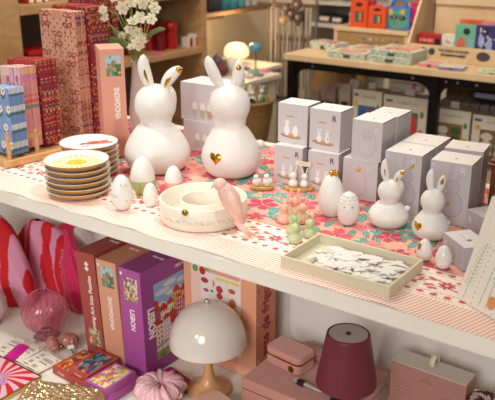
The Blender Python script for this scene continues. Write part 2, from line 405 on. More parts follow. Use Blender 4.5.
# ================================================================ eggs
def eggprof(R, H, n=22, cut=0):
    pf = []
    for i in range(n + 1):
        t = PI * i / n; z = H / 2 * (1 - math.cos(t)); k = z / H
        pf.append((R * math.sin(t) ** .93 * (1.07 - .30 * k) / .985, z))
    pf[0] = (0, 0); pf[-1] = (0, H)
    return pf
def flat(pf, z0):
    q = [(0, z0)] + [(np.interp(z0, [a[1] for a in pf], [a[0] for a in pf]), z0)] + [a for a in pf if a[1] > z0]
    return [(r, z - z0) for r, z in q]
def egg(label, px, py, w, h, name='porcelain_egg', m=porc, dip=None, group=None, flat0=.03):
    s = None; p = at(px, py + 2.6); sc_ = FPX / ((p - CAM).dot(FW)); R = w / 2 / sc_; d = Vector((p.x, p.y)).normalized()
    c = (p.x + d.x * R * .45, p.y + d.y * R * .45); H = h / sc_ / .955 
    o = thing(name, label, 'egg', (c[0], c[1], T + .002), face(c), group)
    pf = flat(eggprof(R, H), H * flat0)
    o['_'] = 0; del o['_']
    if dip:
        zc = pf[-1][1] * dip[1]
        rc = float(np.interp(zc, [a[1] for a in pf], [a[0] for a in pf]))
        MB().lathe([a for a in pf if a[1] < zc] + [(rc, zc)], seg=40).build('dipped_base', dip[0], o, smooth=True)
        MB().lathe([(rc, zc)] + [a for a in pf if a[1] > zc], seg=40).build('shell', m, o, smooth=True)
    else: MB().lathe(pf, seg=40).build('shell', m, o, smooth=True)
    return o, pf, R, H
green = pr('pale_green_glaze', 'b3c07a', .5, noise=.02); peach = pr('peach_glaze', 'eeb79c', .5, noise=.02)
egg('white egg dipped in pale green glaze in front of the wide bunny', 143.5, 193.5, 26.5, 38, dip=(green, .40))
egg('small white egg with a peach dipped base behind the round dish', 174, 190.5, 19, 26, dip=(peach, .40))
eg, pf, R, H = egg('white egg painted with tiny green and yellow sprigs', 123, 209, 23.5, 35.5)
# sprigs, as raised brush marks lying on the shell
sp_ = MB(); rr = random.Random(5)
def onshell(a, z, off=.0003):
    r = float(np.interp(z, [q[1] for q in pf], [q[0] for q in pf])) + off; return Vector((r * math.sin(a), -r * math.cos(a), z))
for k in range(16):
    a = -1.6 + 3.2 * ((k * .618) % 1); z = .008 + (k % 5) * .011 + rr.uniform(0, .004)
    mi = 0 if k % 3 else 1
    if mi == 0:
        for da, dz in ((-.10, .0042), (.10, .0042), (0, .006)):
            sp_.tube([onshell(a, z), onshell(a + da * .5, z + dz * .6), onshell(a + da, z + dz)], .0005, 5, 0)
    else:
        for t in range(5): sp_.ell(onshell(a + .06 * math.cos(t * 1.26), z + .0016 * math.sin(t * 1.26)), (.0008,) * 3, 6, 4, 1)
sp_.build('painted_sprigs', [pr('sprig_green', 'b9cf9a', .6, noise=0), pr('sprig_yellow', 'ead9a0', .6, noise=0)], eg, smooth=True)
egg('smallest plain white egg between the sprigged egg and the round dish', 151, 205.5, 16, 24)
e2, pf2, R2, H2 = egg('tall white egg wearing a gold crown of petals', 330.5, 216, 28, 43)
cr = MB()
for k in range(9):
    a = k * 2.4; r_ = .0030 + .0006 * k
    cr.ell((math.cos(a) * r_ + .0025, math.sin(a) * r_, H2 * .965 + .0055 - .0005 * k), (.0040, .0030, .0048), 10, 6, R=Matrix.Rotation(a, 3, 'Z'))
cr.build('gold_crown', gold, e2, smooth=True)
e3, pf3, R3, H3 = egg('white owl chick egg with feathered head and gold eyes', 347.5, 224.3, 23.5, 34, name='owl_egg')
ft = MB()
for row in range(3):
    for k in range(20):
        a = k * 2 * PI / 20 + row * .16; z = pf3[-1][1] * (.72 + .085 * row); r = float(np.interp(z, [q[1] for q in pf3], [q[0] for q in pf3]))
        ft.ell((r * math.sin(a), -r * math.cos(a), z), (.0022, .0013, .0022), 8, 6, R=Matrix.Rotation(a, 3, 'Z'))
ft.build('feather_ruff', porc, e3, smooth=True)
for sx in (-1, 1):
    z = H3 * .60; r = float(np.interp(z, [q[1] for q in pf3], [q[0] for q in pf3])) + .0005; a = sx * .38
    MB().ell((r * math.sin(a), -r * math.cos(a), z), (.0016, .001, .0016), 8, 6).build('gold_eye', gold, e3, smooth=True)
MB().ell((0, -R3 * .96, H3 * .53), (.0014, .002, .0026), 8, 6).build('beak', porc, e3, smooth=True)
e4, pf4, R4, H4 = egg('glossy white egg with a gold patch beside the tray corner', 423.5, 260, 17, 22.5, m=pr('glossy_porcelain', 'e6e2dc', .18, noise=.01))
g = MB(); Z0 = H4 * .55
vs = []; fs = []; n = 14
for k in range(4):
    for i in range(n):
        t = 2 * PI * i / n; a = -.95 + .38 * (k / 3) * math.cos(t); z = H4 * .68 + H4 * .15 * (k / 3) * math.sin(t)
        r = float(np.interp(z, [q[1] for q in pf4], [q[0] for q in pf4])) + .0004; vs.append((r * math.sin(a), -r * math.cos(a), z))
fs = [(k * n + i, k * n + (i + 1) % n, (k + 1) * n + (i + 1) % n, (k + 1) * n + i) for k in range(3) for i in range(n)]
g.add(vs, fs).build('gold_patch', gold, e4, smooth=True)
egg('plain glossy white egg beside the striped border, right of the gold patched egg', 442.5, 268, 18, 24, m=MATS['glossy_porcelain'])
# ================================================================ round dish with perched bird
cream = pr('cream_ceramic', 'e8e0d0', .38, noise=.01)
rc = Vector((-.903, 1.100, T + .002)); ring = thing('advent_ring', 'round cream ceramic ring dish with embossed lettering on its wall', 'dish', rc, face(rc))
Ro, Ri, Hh, w = .0885, .043, .046, .0045
MB().lathe([(Ri, 0), (Ro - .004, 0), (Ro, .004), (Ro, Hh - .002), (Ro - .002, Hh), (Ro - w, Hh - .001), (Ro - w - .001, .012), (Ro - w - .006, .008), (Ri + w + .004, .008), (Ri + w, .012), (Ri + w - .001, .040), (Ri + w - .002, .0415), (Ri + .001, .0415), (Ri, .040), (Ri, 0)], seg=96).build('ring_body', cream, ring, smooth=True)
def bend(p):
    a = p.x / Ro; r = Ro + p.z; return Vector((r * math.sin(a), -r * math.cos(a), .020 + p.y))
text('SPRING PRINTEMPS FRÜHLING', .0118, cream, ring, None, 'embossed_lettering', .0020, 'CENTER', bend=lambda p: bend(Vector((p.x * 1.12 - .002, p.y, p.z))))
a = -.40
gb = tag(MB().ell((0, 0, 0), (.0062, .0042, .0062), 20, 12).build('gold_bead', brass, smooth=True), 'small brass bead on the rim of the round dish', 'bead')
M_ = Matrix.Translation(rc) @ Matrix.Rotation(face(rc), 4, 'Z'); gb.location = M_ @ Vector(((Ro + .003) * math.sin(a), -(Ro + .003) * math.cos(a), Hh - .004)); gb.rotation_euler[2] = face(rc) + a
blush = pr('blush_ceramic', 'ecbfae', .5, noise=.03, scale=90, bump=.4)
bd = thing('ceramic_bird', 'blush pink ceramic bird perched on the rim of the cream round dish', 'bird figurine', rc, face(rc))
bx = .036; by = -(math.sqrt(Ro ** 2 - bx ** 2)); zz = Hh
OX = .026
cs = [(.0135, .0, .102), (.018, .0, .095), (.025, .0, .084), (.034, -.002, .067), (.041, -.004, .050), (.047, -.008, .036), (.054, -.014, .022)]
cs = [Vector((x + OX - .008, by - .006 + y, z)) for x, y, z in cs]
MB().loft(cs, [.005, .0122, .0168, .0192, .0155, .0105, .0062], [.006, .012, .0150, .0175, .014, .009, .005], (0, -1, 0), 24).ell((.010 + OX - .004, by - .007, .0985), (.0132, .012, .0125), 20, 14).build('body', blush, bd, smooth=True)
B0 = OX - .003
MB().loft([(B0, by - .008, .0985), (B0 - .0055, by - .008, .0955), (B0 - .008, by - .008, .0905)], [.0034, .0025, .0004], [.003, .002, .0004], (0, -1, 0), 8).build('beak', blush, bd, smooth=True)
for k, dx in enumerate((0, .004, .009)):
    MB().loft([(.058 + dx * .3, by - .018, .030), (.072 + dx * .8, by - .028, .014), (.085 + dx * 1.3, by - .040 + dx, .0022)], [.0048, .0036, .0018], [.0028, .0018, .001], (0, -1, 0), 8).build('tail_feather', blush, bd, smooth=True)
for side in (0,):
    wc_ = [(.026 + OX - .006, by - .0195, .086), (.033 + OX - .006, by - .0235, .070), (.043 + OX - .006, by - .0235, .052), (.053 + OX - .006, by - .0225, .034)]
    wgm = MB().loft(wc_, [.005, .0105, .0085, .0025], [.002, .0045, .0035, .001], (0, -1, 0), 18)
    wgo = wgm.build('wing', blush, bd, smooth=True)
wg = MB()
for r_ in range(5):
    for k in range(4):
        t = (r_ + .5) / 5; wg.ell((.022 + .022 * t + OX - .006 + (k - 1.5) * .0044, by - .0262 + abs(k - 1.5) * .0022, .080 - .036 * t + (k - 1.5) * .0016), (.0028, .0012, .0040), 8, 6, R=Matrix.Rotation(-.5, 3, 'Y'))

MB().ell((.017 + OX - .004, by - .0195, .0915), (.0026, .0012, .0036), 10, 6).build('paper_sticker', pr('sticker', 'cdd3e6', .5, noise=0), bd, smooth=True)
# ================================================================ tray with white ornaments
tray = thing('serving_tray', 'shallow rectangular cream wooden tray full of white ornaments near the counter edge', 'tray', (-.644, .990, T + .002))
tm = pr('cream_lacquered_wood', 'd9cfb4', .5, noise=.04, scale=30)
W_, D_, H_ = .205, .130, .0215
MB().box(0, W_, 0, D_, 0, .004).build('base', tm, tray)
for nme, bx_ in (('wall', (0, W_, 0, .0045)), ('wall', (0, W_, D_ - .0045, D_)), ('wall', (0, .0045, .0045, D_ - .0045)), ('wall', (W_ - .0045, W_, .0045, D_ - .0045))):
    MB().box(*bx_, .004, H_).build(nme, tm, tray, bevel=.0008)
orn = pr('bisque_porcelain', 'e6e3dc', .6, noise=.02)
def leafshape(L_, w_, k):
    m_ = MB(); n = 9; top = []; bot = []
    for i in range(n + 1):
        t = i / n; x = (t - .5) * L_; yy = w_ * math.sin(PI * t) ** .8 * (1 + .25 * math.sin(t * 14 + k)); c = .12 * L_ * math.sin(PI * t) * (1 if k % 2 else -1)
        top.append((x, yy + c)); bot.append((x, -yy * .8 + c))
    pts = top + bot[::-1][1:-1]; m_.prism(pts, 0, .0018); return m_
def starshape(R_):
    return MB().prism([(R_ * (1 if i % 2 == 0 else .5) * math.cos(i * PI / 5), R_ * (1 if i % 2 == 0 else .5) * math.sin(i * PI / 5)) for i in range(10)], 0, .0018)
protos = []
for k, (nm, mk, lb) in enumerate((('feather_ornament', leafshape(.036, .0052, 1), 'flat white porcelain feather ornament lying in the cream tray'),
                         ('leaf_ornament', leafshape(.028, .0065, 2), 'flat white porcelain leaf ornament lying in the cream tray'),
                         ('bird_ornament', leafshape(.024, .0062, 5), 'flat white porcelain bird shaped ornament lying in the cream tray'),
                         ('star_ornament', starshape(.011), 'flat white porcelain star ornament lying in the cream tray'))):
    o = mk.build(nm, orn, bevel=.0004); tag(o, lb, 'ornament', ('white feathers in the tray', 'white leaves in the tray', 'white birds in the tray', 'white stars in the tray')[k]); protos.append(o)
first = [True] * 4; N = 0; layer = []
for i in range(190):
    x = RND.uniform(.026 if i > 12 else .05, W_ - .022); y = RND.uniform(.02, D_ - .024)
    if x < .045 and RND.random() < .6: continue
    k = RND.choice([0, 0, 1, 1, 2, 3]); rz = RND.choice([.5, .2, -.4, 1.0]) + RND.uniform(-.3, .3) if k < 3 else RND.uniform(0, 6)
    lv = sum(1 for (a_, b_) in layer if abs(a_ - x) < .012 and abs(b_ - y) < .009); layer.append((x, y))
    z = T + .0068 + min(lv, 4) * .0021
    loc = Vector((-.644 + x, .990 + y, z)); tilt = (RND.uniform(-.09, .09), RND.uniform(-.09, .09), rz)
    if first[k]: o = protos[k]; first[k] = False
    else: o = protos[k].copy(); COL.objects.link(o)
    o.location = loc; o.rotation_euler = tilt
# ================================================================ plates
def plates(label0, px, py, n, art, sz, pitch, R=.0705, grp='', seed=0, center=None):
    c = center or at(px, py)
    rim = pr('plate_glaze', 'efe9df', .22, noise=.01, coat=.3); und = pr('plate_underside', 'c39252', .35, noise=.15, scale=40)
    prs = [(0, .0075), (.6 * R, .0075), (.80 * R, .0085), (.95 * R, .0125), (R, .0150), (R * 1.0, .0158), (.985 * R, .0156)]
    under = [(0, 0), (.70 * R, 0), (.74 * R, .0005), (.93 * R, .008), (R, .0150)]
    first_ = None
    for i in range(n):
        last = i == n - 1
        pos = (c[0] + RND.uniform(-.001, .001), c[1] + RND.uniform(-.001, .001), T + .002 + i * pitch)
        lab = label0 if last else grp[0]
        if first_ is None or last:
            o = thing('plate', lab, 'plate', pos, face(c), grp[1])
            MB().lathe(under, seg=64).build('underside', und, o, smooth=True)
            if last:
                up = [(0, .0075), (.6 * R, .0075), (.80 * R, .0085), (.95 * R, .0125), (R, .0158), (R, .0150)]
                pm = PM()
                def warp(P):
                    r = P[..., 0]; a_ = P[..., 1]; z = np.interp(r, [q[0] for q in up[:5]], [q[1] for q in up[:5]]); return np.stack([r * np.cos(a_), r * np.sin(a_), z], -1)
                nr, na = 56, 180
                U, V = np.meshgrid(np.linspace(0.0001, R, nr + 1), np.linspace(0, 2 * PI, na + 1), indexing='ij')
                P = warp(np.stack([U, V], -1)); pm.v.append(P.reshape(-1, 3)); i_ = np.arange(nr)[:, None]; j_ = np.arange(na)[None]; a0 = i_ * (na + 1) + j_
                pm.f.append(np.stack([a0, a0 + na + 1, a0 + na + 2, a0 + 1], -1).reshape(-1, 4))
                Pc = (P[:-1, :-1] + P[1:, 1:]) / 2; pm.c.append(art(Pc[..., 0] / R, Pc[..., 1] / R).reshape(-1, 3)); pm.n = 1
                pm.build('painted_face', GLOSS, o, smooth=True)
            else: MB().lathe([q for q in prs] , seg=64).build('glazed_face', rim, o, smooth=True)
            if first_ is None: first_ = o
        else: dup(first_, pos, RND.uniform(0, 6), lab, grp[1])
    return c
def sun(X, Y):
    A = base(X, 'f3ecdc'); r = np.hypot(X, Y); th = np.arctan2(Y, X); k = (th / (2 * PI) * 22) % 1; j = np.floor(th / (2 * PI) * 22)
    ln = .68 + .12 * hsh(j, 3); ray_ = (r > .40) & (r < ln) & (np.abs(k - .5) < .26 - .12 * (r - .4)); A[ray_] = rgb('ecc84a')
    A[(r < .33)] = rgb('e6b92c'); A[(r < .30) & (hsh(np.floor(X * 14), np.floor(Y * 14)) > .6)] = rgb('efd05c')
    A[el(X, Y, -.62, .45, .05, .05)] = rgb('f0c0b0'); A[r > .975] = rgb('c9b98c'); return A
def roo(X, Y):
    A = base(X, 'f0ebf0'); r = np.hypot(X, Y); X = X * .78; Y = Y * .78
    for x, y, a, b_, c, ro in ((.25, .12, .38, .12, 'e0793a', .1), (.1, .2, .2, .10, 'c8384a', .5), (.45, .28, .10, .05, 'd44a60', .9), (-.3, .0, .16, .05, 'eac84e', .3), (-.15, .1, .1, .07, '4a3a4a', .7), (.55, .05, .12, .05, 'f0a05a', .2), (-.45, -.12, .2, .12, 'f3d3e4', .2), (-.1, -.15, .16, .1, 'eebcd6', .6), (0.0, .38, .10, .06, 'ecd060', .2), (.35, .3, .1, .05, 'd45a8a', .4)):
        A[el(X, Y, x, y, a, b_, ro)] = rgb(c)
    A[(np.hypot(X + .55, Y) < .1)] = rgb('f3cfe0'); A[r > .975] = rgb('b8ae9a'); return A
plates('top plate with a yellow sun painted on cream glaze, on the front stack', 0, 0, 6, sun, 0, .0128, grp=('cream glazed plate with brown underside in the sun plate stack', 'plates stacked below the sun plate'), center=(-1.219, 1.054))
plates('top plate with a colourful orange and pink bird painting, on the rear stack', 0, 0, 6, roo, 0, .0128, R=.0685, grp=('white glazed plate with brown underside in the stack behind the sun plates', 'plates stacked behind the sun plates'), center=(-1.303, 1.168))
# ================================================================ small pairs on wooden boards
oak = wood('light_oak', 'd6a860', 'b98742', (20, 60, 20), .5)
def onb(name, label, c, rz, L_=.062, D_=.036):
    o = thing(name, label, 'wooden stand', c, rz)
    pts = []
    for k in range(40):
        t = 2 * PI * k / 40; pts.append((L_ / 2 * (abs(math.cos(t)) ** .8) * (1 if math.cos(t) > 0 else -1), D_ / 2 * math.sin(t)))
    MB().prism(pts, 0, .007).build('board', oak, o, bevel=.0015); return o
def minibunny(o, x, y, s, m, z0=0, tilt=0, name='bunny', detail=True):
    b_ = MB(); pf_ = pear(.0112 * s, .0078 * s, .0165 * s, .0245 * s, .0075 * s)
    b_.lathe(pf_, c=(x, y, z0), seg=24); body = b_.build(name, m, o, smooth=True)
    for sx in (-1, 1):
        e = MB(); cs_ = [(x + sx * .0032 * s, y, z0 + .029 * s), (x + sx * (.0048 + tilt) * s, y, z0 + .036 * s), (x + sx * .0062 * s, y + .001, z0 + .043 * s), (x + sx * .007 * s, y + .001, z0 + .0455 * s)]
        e.loft(cs_, [.0014 * s, .0020 * s, .0018 * s, .0005 * s], [.0012 * s, .0014 * s, .0012 * s, .0004 * s], (0, -1, 0), 10).build('ear', m, body, smooth=True)
    return body
c = at(298.5, 190.5); c = Vector((c.x, c.y, T + .0025)); rz = face(c) - .1
onb('wooden_stand', 'small wooden board carrying the two white bunnies and a paper banner', c, rz, .066, .036)
def loc(c, rz, x, y, z): return Matrix.Translation(c) @ Matrix.Rotation(rz, 4, 'Z') @ Vector((x, y, z))
for lb, x, sc_ in (('small white bunny at the banner\'s left end on the wooden board', -.012, 1.02), ('small white bunny at the banner\'s right end on the wooden board', .013, .98)):
    o = thing('mini_bunny', lb, 'bunny figurine', loc(c, rz, x, 0, .0072), rz); minibunny(o, 0, 0, sc_, porc, name='body')
o = thing('paper_banner', 'tiny cream paper banner held above the pair of white bunnies', 'banner', loc(c, rz, .006, -.004, .0082), rz)
MB().plate([(-.013, .050), (.020, .0470), (.0205, .0570), (-.0125, .0605)], -.001, .0006).build('strip', pr('cream_paper', 'efe3cc', .7, noise=.02), o)
MB().tube([(-.0075, -.006, 0), (-.0080, -.001, .053)], .0005, 6).tube([(.0145, -.006, 0), (.0150, -.001, .051)], .0005, 6).build('wire', brass, o)
MB().plate([(-.006, .0545), (.012, .0528), (.012, .0534), (-.006, .0552)], -.0013, .0003).build('gold_print', gold, o)
c = at(262, 189.5); c = Vector((c.x, c.y, T + .0025)); rz = face(c) + .06
onb('wooden_stand', 'small wooden board carrying the two little white birds', c, rz, .056, .034)
for lb, x, y, r_ in (('little white bird at the left on the wooden board, turned sideways', -.0125, 0, .0095), ('little white owl at the right on the wooden board', .011, -.002, .0100)):
    o = thing('mini_bird', lb, 'bird figurine', loc(c, rz, x, y, .0072), rz)
    m_ = MB(); m_.ell((0, 0, r_ * .95), (r_ * 1.02, r_ * .9, r_ * .98), 20, 12); m_.ell((-.001, -.001, r_ * 2.15), (r_ * .66, r_ * .62, r_ * .64), 16, 10); m_.lathe([(0, .0), (r_ * .6, 0), (r_ * .8, r_ * .3), (r_ * .5, r_ * 1.5), (.002, r_ * 2.0)], seg=20)
    bo = m_.build('body', porc, o, smooth=True)
    MB().loft([(-.002, -r_ * .5, r_ * 2.2), (-.003, -r_ * .85, r_ * 2.12)], [.0016, .0003], [.0014, .0003], (0, 0, 1), 8).build('beak', gold, o)
    MB().ell((r_ * .85, 0, r_ * 1.1), (r_ * .35, r_ * .6, r_ * .6), 10, 8).build('wing', porc, o, smooth=True)
pm_ = pr('peach_glazed_ceramic', 'ecb299', .4, noise=.02); gm_ = pr('green_glazed_ceramic', 'c0cb97', .4, noise=.02)
stk = pr('sticker', 'cdd3e6', .5)
for lb, px, py, s, m_, g_ in (('peach ceramic bunny standing leftmost of the peach trio', 284, 222, 1.28, pm_, 0), ('peach ceramic bunny standing at the back of the peach trio', 294.5, 215, 1.28, pm_, 0), ('peach ceramic bunny standing rightmost of the peach trio', 302.5, 222, 1.28, pm_, 0),
                             ('pale green ceramic bunny half hidden at the back of the green trio', 293, 233.5, 1.22, gm_, 1), ('pale green ceramic bunny at the front of the green trio, with a round sticker', 295, 242, 1.22, gm_, 1), ('pale green ceramic bunny rightmost of the green trio', 309.5, 236.5, 1.16, gm_, 1)):
    p = at(px, py + 1.5); o = thing('ceramic_bunny', lb, 'bunny figurine', (p.x, p.y, T + .002), face(p)); bb = minibunny(o, 0, 0, s * 1.0, m_, name='body')
    MB().ell((-.004, -.0098 * s, .0075 * s), (.0036, .0006, .0036), 12, 6).build('round_sticker', stk, o, smooth=True)
# ================================================================ product cartons
BX = 'c6c2c4'
def noise_edge(U, V, w, h, A): return A
def rabbit_print(A, U, V, x, y, s, c='c6c1c6', hi='dedbe0', gold_=None, two=False):
    for q, cc in ((1.0, c), (.86, hi)):
        A[el(U, V, x, y + .34 * s, .26 * s * q, .34 * s * q)] = rgb(cc)
        A[el(U, V, x, y + .78 * s, .17 * s * q, .17 * s * q)] = rgb(cc)
        A[el(U, V, x - .09 * s, y + 1.08 * s, .05 * s * q, .2 * s * q, -.15 + 0)] = rgb(cc)
        A[el(U, V, x + .12 * s, y + 1.06 * s, .05 * s * q, .2 * s * q, -.45)] = rgb(cc)
    return A
def f_pair(kind):
    def f(U, V):
        A = base(U, 'cecacc'); w, h = .076, .089
        A[rect(U, V, .008, .060, .008, .075) & ~rect(U, V, .009, .059, .009, .074)] = rgb('c6c0c6')
        A[el(U, V, .034, .0165, .027, .0055, -.05)] = rgb('b08962'); A[el(U, V, .034, .0185, .024, .0035, -.05)] = rgb('c6a27c')
        if kind == 'bunny':
            for x in (.024, .044): rabbit_print(A, U, V, x, .016, .026, 'ccc7ca', 'efecee')
            A[el(U, V, .045, .026, .002, .003)] = rgb('c9a24a')
        else:
            for x in (.023, .045):
                A[el(U, V, x, .030, .0085, .014)] = rgb('c9c4c8'); A[el(U, V, x, .030, .0072, .0125)] = rgb('f1eef0')
            A[el(U, V, .024, .047, .0055, .006)] = rgb('efecee'); A[el(U, V, .027, .046, .0012, .0012)] = rgb('c9a24a')
        A[rect(U, V, .019, .041, .059, .0645)] = rgb('cbb9a8'); A[rect(U, V, .022, .038, .061, .0625)] = rgb('a08f80')
        A[el(U, V, .006, .079, .0035, .0035)] = rgb('c5c6e4'); return A
    return f
def f_egg(kind):
    def f(U, V):
        A = base(U, 'c9c5c7')
        A[el(U, V, .036, .036, .020, .030)] = rgb('bfb9be'); A[el(U, V, .035, .037, .018, .0275)] = rgb('cbc6ca')
        if kind == 'crown':
            A[el(U, V, .036, .067, .006, .006)] = rgb('c79b45'); A[el(U, V, .034, .069, .003, .003)] = rgb('e6c36a')
        else:
            for x in (.030, .040): A[el(U, V, x, .050, .0012, .0016)] = rgb('8f8890')
            k = ((U * 260) % 1 - .5) ** 2 + ((V * 260) % 1 - .5) ** 2 < .12; A[k & el(U, V, .035, .052, .014, .010)] = rgb('b6b0b6')
        A[el(U, V, .007, .081, .0035, .0035)] = rgb('c5c6e4'); return A
    return f
def f_tall(heart):
    def f(U, V):
        A = base(U, 'c0bcbf')
        A = rabbit_print(A, U, V, .048, .014, .083, 'aaa4aa', 'b8b2b7')
        if heart: A[el(U, V, .041, .042, .0035, .0045)] = rgb('b98c34')
        else: A[el(U, V, .060, .104, .0028, .011, -.7)] = rgb('c79b3c')
        A[el(U, V, .006, .118, .0035, .0035)] = rgb('c5c6e4'); return A
    return f
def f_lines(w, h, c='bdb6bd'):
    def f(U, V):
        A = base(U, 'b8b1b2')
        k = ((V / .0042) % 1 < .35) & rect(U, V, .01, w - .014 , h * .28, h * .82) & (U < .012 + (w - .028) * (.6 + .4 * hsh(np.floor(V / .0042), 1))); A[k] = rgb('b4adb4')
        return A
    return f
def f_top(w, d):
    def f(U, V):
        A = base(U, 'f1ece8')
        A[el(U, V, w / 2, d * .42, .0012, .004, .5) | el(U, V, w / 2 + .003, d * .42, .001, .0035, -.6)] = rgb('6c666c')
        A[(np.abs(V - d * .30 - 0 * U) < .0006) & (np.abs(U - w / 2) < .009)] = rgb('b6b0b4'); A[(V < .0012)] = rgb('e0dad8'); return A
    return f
inkdark = pr('dark_ink', '4a464e', .5, noise=0); inkpale = pr('pale_lilac_ink', 'e2dde6', .5, noise=0)
LID = pr('carton_gap', '6a6468', .8, noise=0)
def carton(label, x, y, z, w, d, h, rot, front, ink, Rp, group=None):
    o = thing('gift_carton', label, 'box', (x, y, z), math.radians(rot), group)
    paintbox('carton', w, d, h, PRINT, o, front=front, right=f_lines(d, h), top=f_top(w, d), col='c0bbbd', res=.0011)
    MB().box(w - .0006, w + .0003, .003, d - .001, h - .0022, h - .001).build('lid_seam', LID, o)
    text('R', Rp[2], ink, o, frame((Rp[0], -.0005, Rp[1]), (1, 0, 0), (0, 0, 1)), 'letter_mark', .0002, bold=0)
    return o
h = .089
Z1 = T + .0025
gp = 'cartons of paired ornaments'
carton('lower left carton of the four, printed with two bunnies and a bold letter', -.914, 1.372, Z1, .072, .062, h, 4, f_pair('bunny'), inkdark, (.058, .072, .017))
carton('lower right carton of the four, printed with two bunnies, behind the white bunny pair', -.826, 1.376, Z1, .074, .062, h, 4, f_pair('bunny'), inkdark, (.058, .072, .017))
carton('upper left carton of the four, printed with two round birds', -.922, 1.398, Z1 + h + .0006, .076, .060, h + .002, 3, f_pair('birds'), inkpale, (.058, .072, .016))
carton('upper right carton of the four, printed with two bunnies above a wooden board', -.834, 1.392, Z1 + h + .0006, .075, .062, h + .002, 2, f_pair('bunny'), inkdark, (.060, .073, .018))
carton('lower carton printed with an egg in a gold crown, below the owl egg carton', -.737, 1.374, Z1, .080, .075, h, 3, f_egg('crown'), inkpale, (.060, .070, .017))
carton('front upper carton printed with an owl chick egg', -.721, 1.378, Z1 + h + .0006, .068, .070, .085, 2, f_egg('owl'), inkpale, (.056, .066, .016))
carton('upper carton standing right behind the owl chick egg carton', -.7215, 1.452, Z1 + h + .0006, .067, .078, .083, 2, BX, inkpale, (.056, .066, .016))
carton('lower carton standing behind the gold crown egg carton', -.733, 1.454, Z1, .070, .078, h, 2, BX, inkpale, (.056, .066, .016))
hb = .127
carton('tall carton printed with a grey bunny with a gilded ear, behind the small bunny', -.630, 1.352, Z1, .078, .082, hb, 3, f_tall(0), inkpale, (.062, .112, .019))
carton('tall carton standing directly behind the one with the gilded ear bunny print', -.634, 1.437, Z1, .078, .085, hb, 3, BX, inkpale, (.062, .112, .019))
carton('tall carton printed with a grey bunny with a gold heart, rightmost front one', -.530, 1.346, Z1, .080, .074, hb, 5, f_tall(1), inkpale, (.064, .112, .019))
carton('tall carton behind the one with the gold heart bunny print, nearest the wooden cabinet', -.540, 1.440, Z1, .078, .070, hb + .001, 8, BX, inkpale, (.064, .112, .019))
def f_low(U, V):
    A = base(U, 'bab5bc')
    for x in (.038, .056):
        A[el(U, V, x, .019, .0078, .012)] = rgb('9d979e'); A[el(U, V, x - .001, .020, .0066, .0105)] = rgb('b9b3ba')
    return A
def low(label, p, rot):
    o = thing('gift_carton', label, 'box', (p[0], p[1], p[2]), math.radians(rot))
    w, d, hh = .074, .052, .042
    def ft(U, V):
        A = base(U, 'e3dde0'); A[(np.abs(V - .022) < .0007) & (np.abs(U - .026) < .010)] = rgb('8e8890'); return A
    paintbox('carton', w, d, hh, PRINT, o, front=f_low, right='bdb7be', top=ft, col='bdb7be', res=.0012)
    text('R', .017, inkpale, o, frame((.013, -.0005, .024), (1, 0, 0), (0, 0, 1)), 'letter_mark', .0002)
    text('R', .013, inkdark, o, frame((.046, .024, hh + .0004), (1, 0, 0), (0, 1, 0)), 'top_mark', .0002)
low('low carton printed with two eggs, right of the plain white eggs', (-.440, 1.206, Z1), -40)
low('low carton printed with two eggs, farther back beside the tall cartons', (-.449, 1.345, Z1), -33)
# cartons behind the big bunnies
def f_eggs3(U, V):
    A = base(U, 'd0cace')
    for x, c1 in ((.045, 'c3bdae'), (.070, 'b5b79a'), (.093, 'bfa08a')):
        A[el(U, V, x, .028, .0095, .020)] = rgb(c1); A[el(U, V, x, .036, .008, .014) & (V > .03)] = rgb('ece8ea')
    return A
for lb, z, x, y, dx in (('lower white carton printed with dipped eggs, between the two large bunnies', Z1, -1.262, 1.462, 0), ('upper white carton printed with dipped eggs, between the two large bunnies', Z1 + .0806, -1.272, 1.466, 0)):
    o = thing('gift_carton', lb, 'box', (x, y, z), math.radians(2))
    hh = .080 if z == Z1 else .098
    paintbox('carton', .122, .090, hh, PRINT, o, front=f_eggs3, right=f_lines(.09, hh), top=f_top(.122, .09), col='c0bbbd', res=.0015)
    text('R', .018, inkpale, o, frame((.100, -.0005, hh - .02), (1, 0, 0), (0, 0, 1)), 'letter_mark', .0002)
    MB().box(.1214, .1223, .003, .088, hh - .0022, hh - .001).build('lid_seam', LID, o)
# ================================================================ wooden cabinet at the right edge
cabm = wood('mahogany', '8a4428', '5e2a18', (6, 6, 25), .35)
cb = thing('wooden_cabinet', 'reddish wooden jewellery cabinet with a brass catch at the right end of the counter', 'cabinet', (-.463, 1.412, Z1), 0)
MB().box(.022, .20, .03, .15, 0, .112).build('body', cabm, cb, bevel=.002)
MB().box(.014, .21, .02, .16, .105, .113).box(.018, .205, .025, .155, .113, .120).build('cornice', cabm, cb, bevel=.003)
MB().box(.030, .19, .026, .03, .008, .098).build('door', cabm, cb, bevel=.001)
MB().ell((.036, .021, .068), (.004,) * 3, 12, 8).tube([(.036, .026, .060), (.038, .020, .052), (.034, .018, .046)], .0014).build('brass_catch', brass, cb, smooth=True)
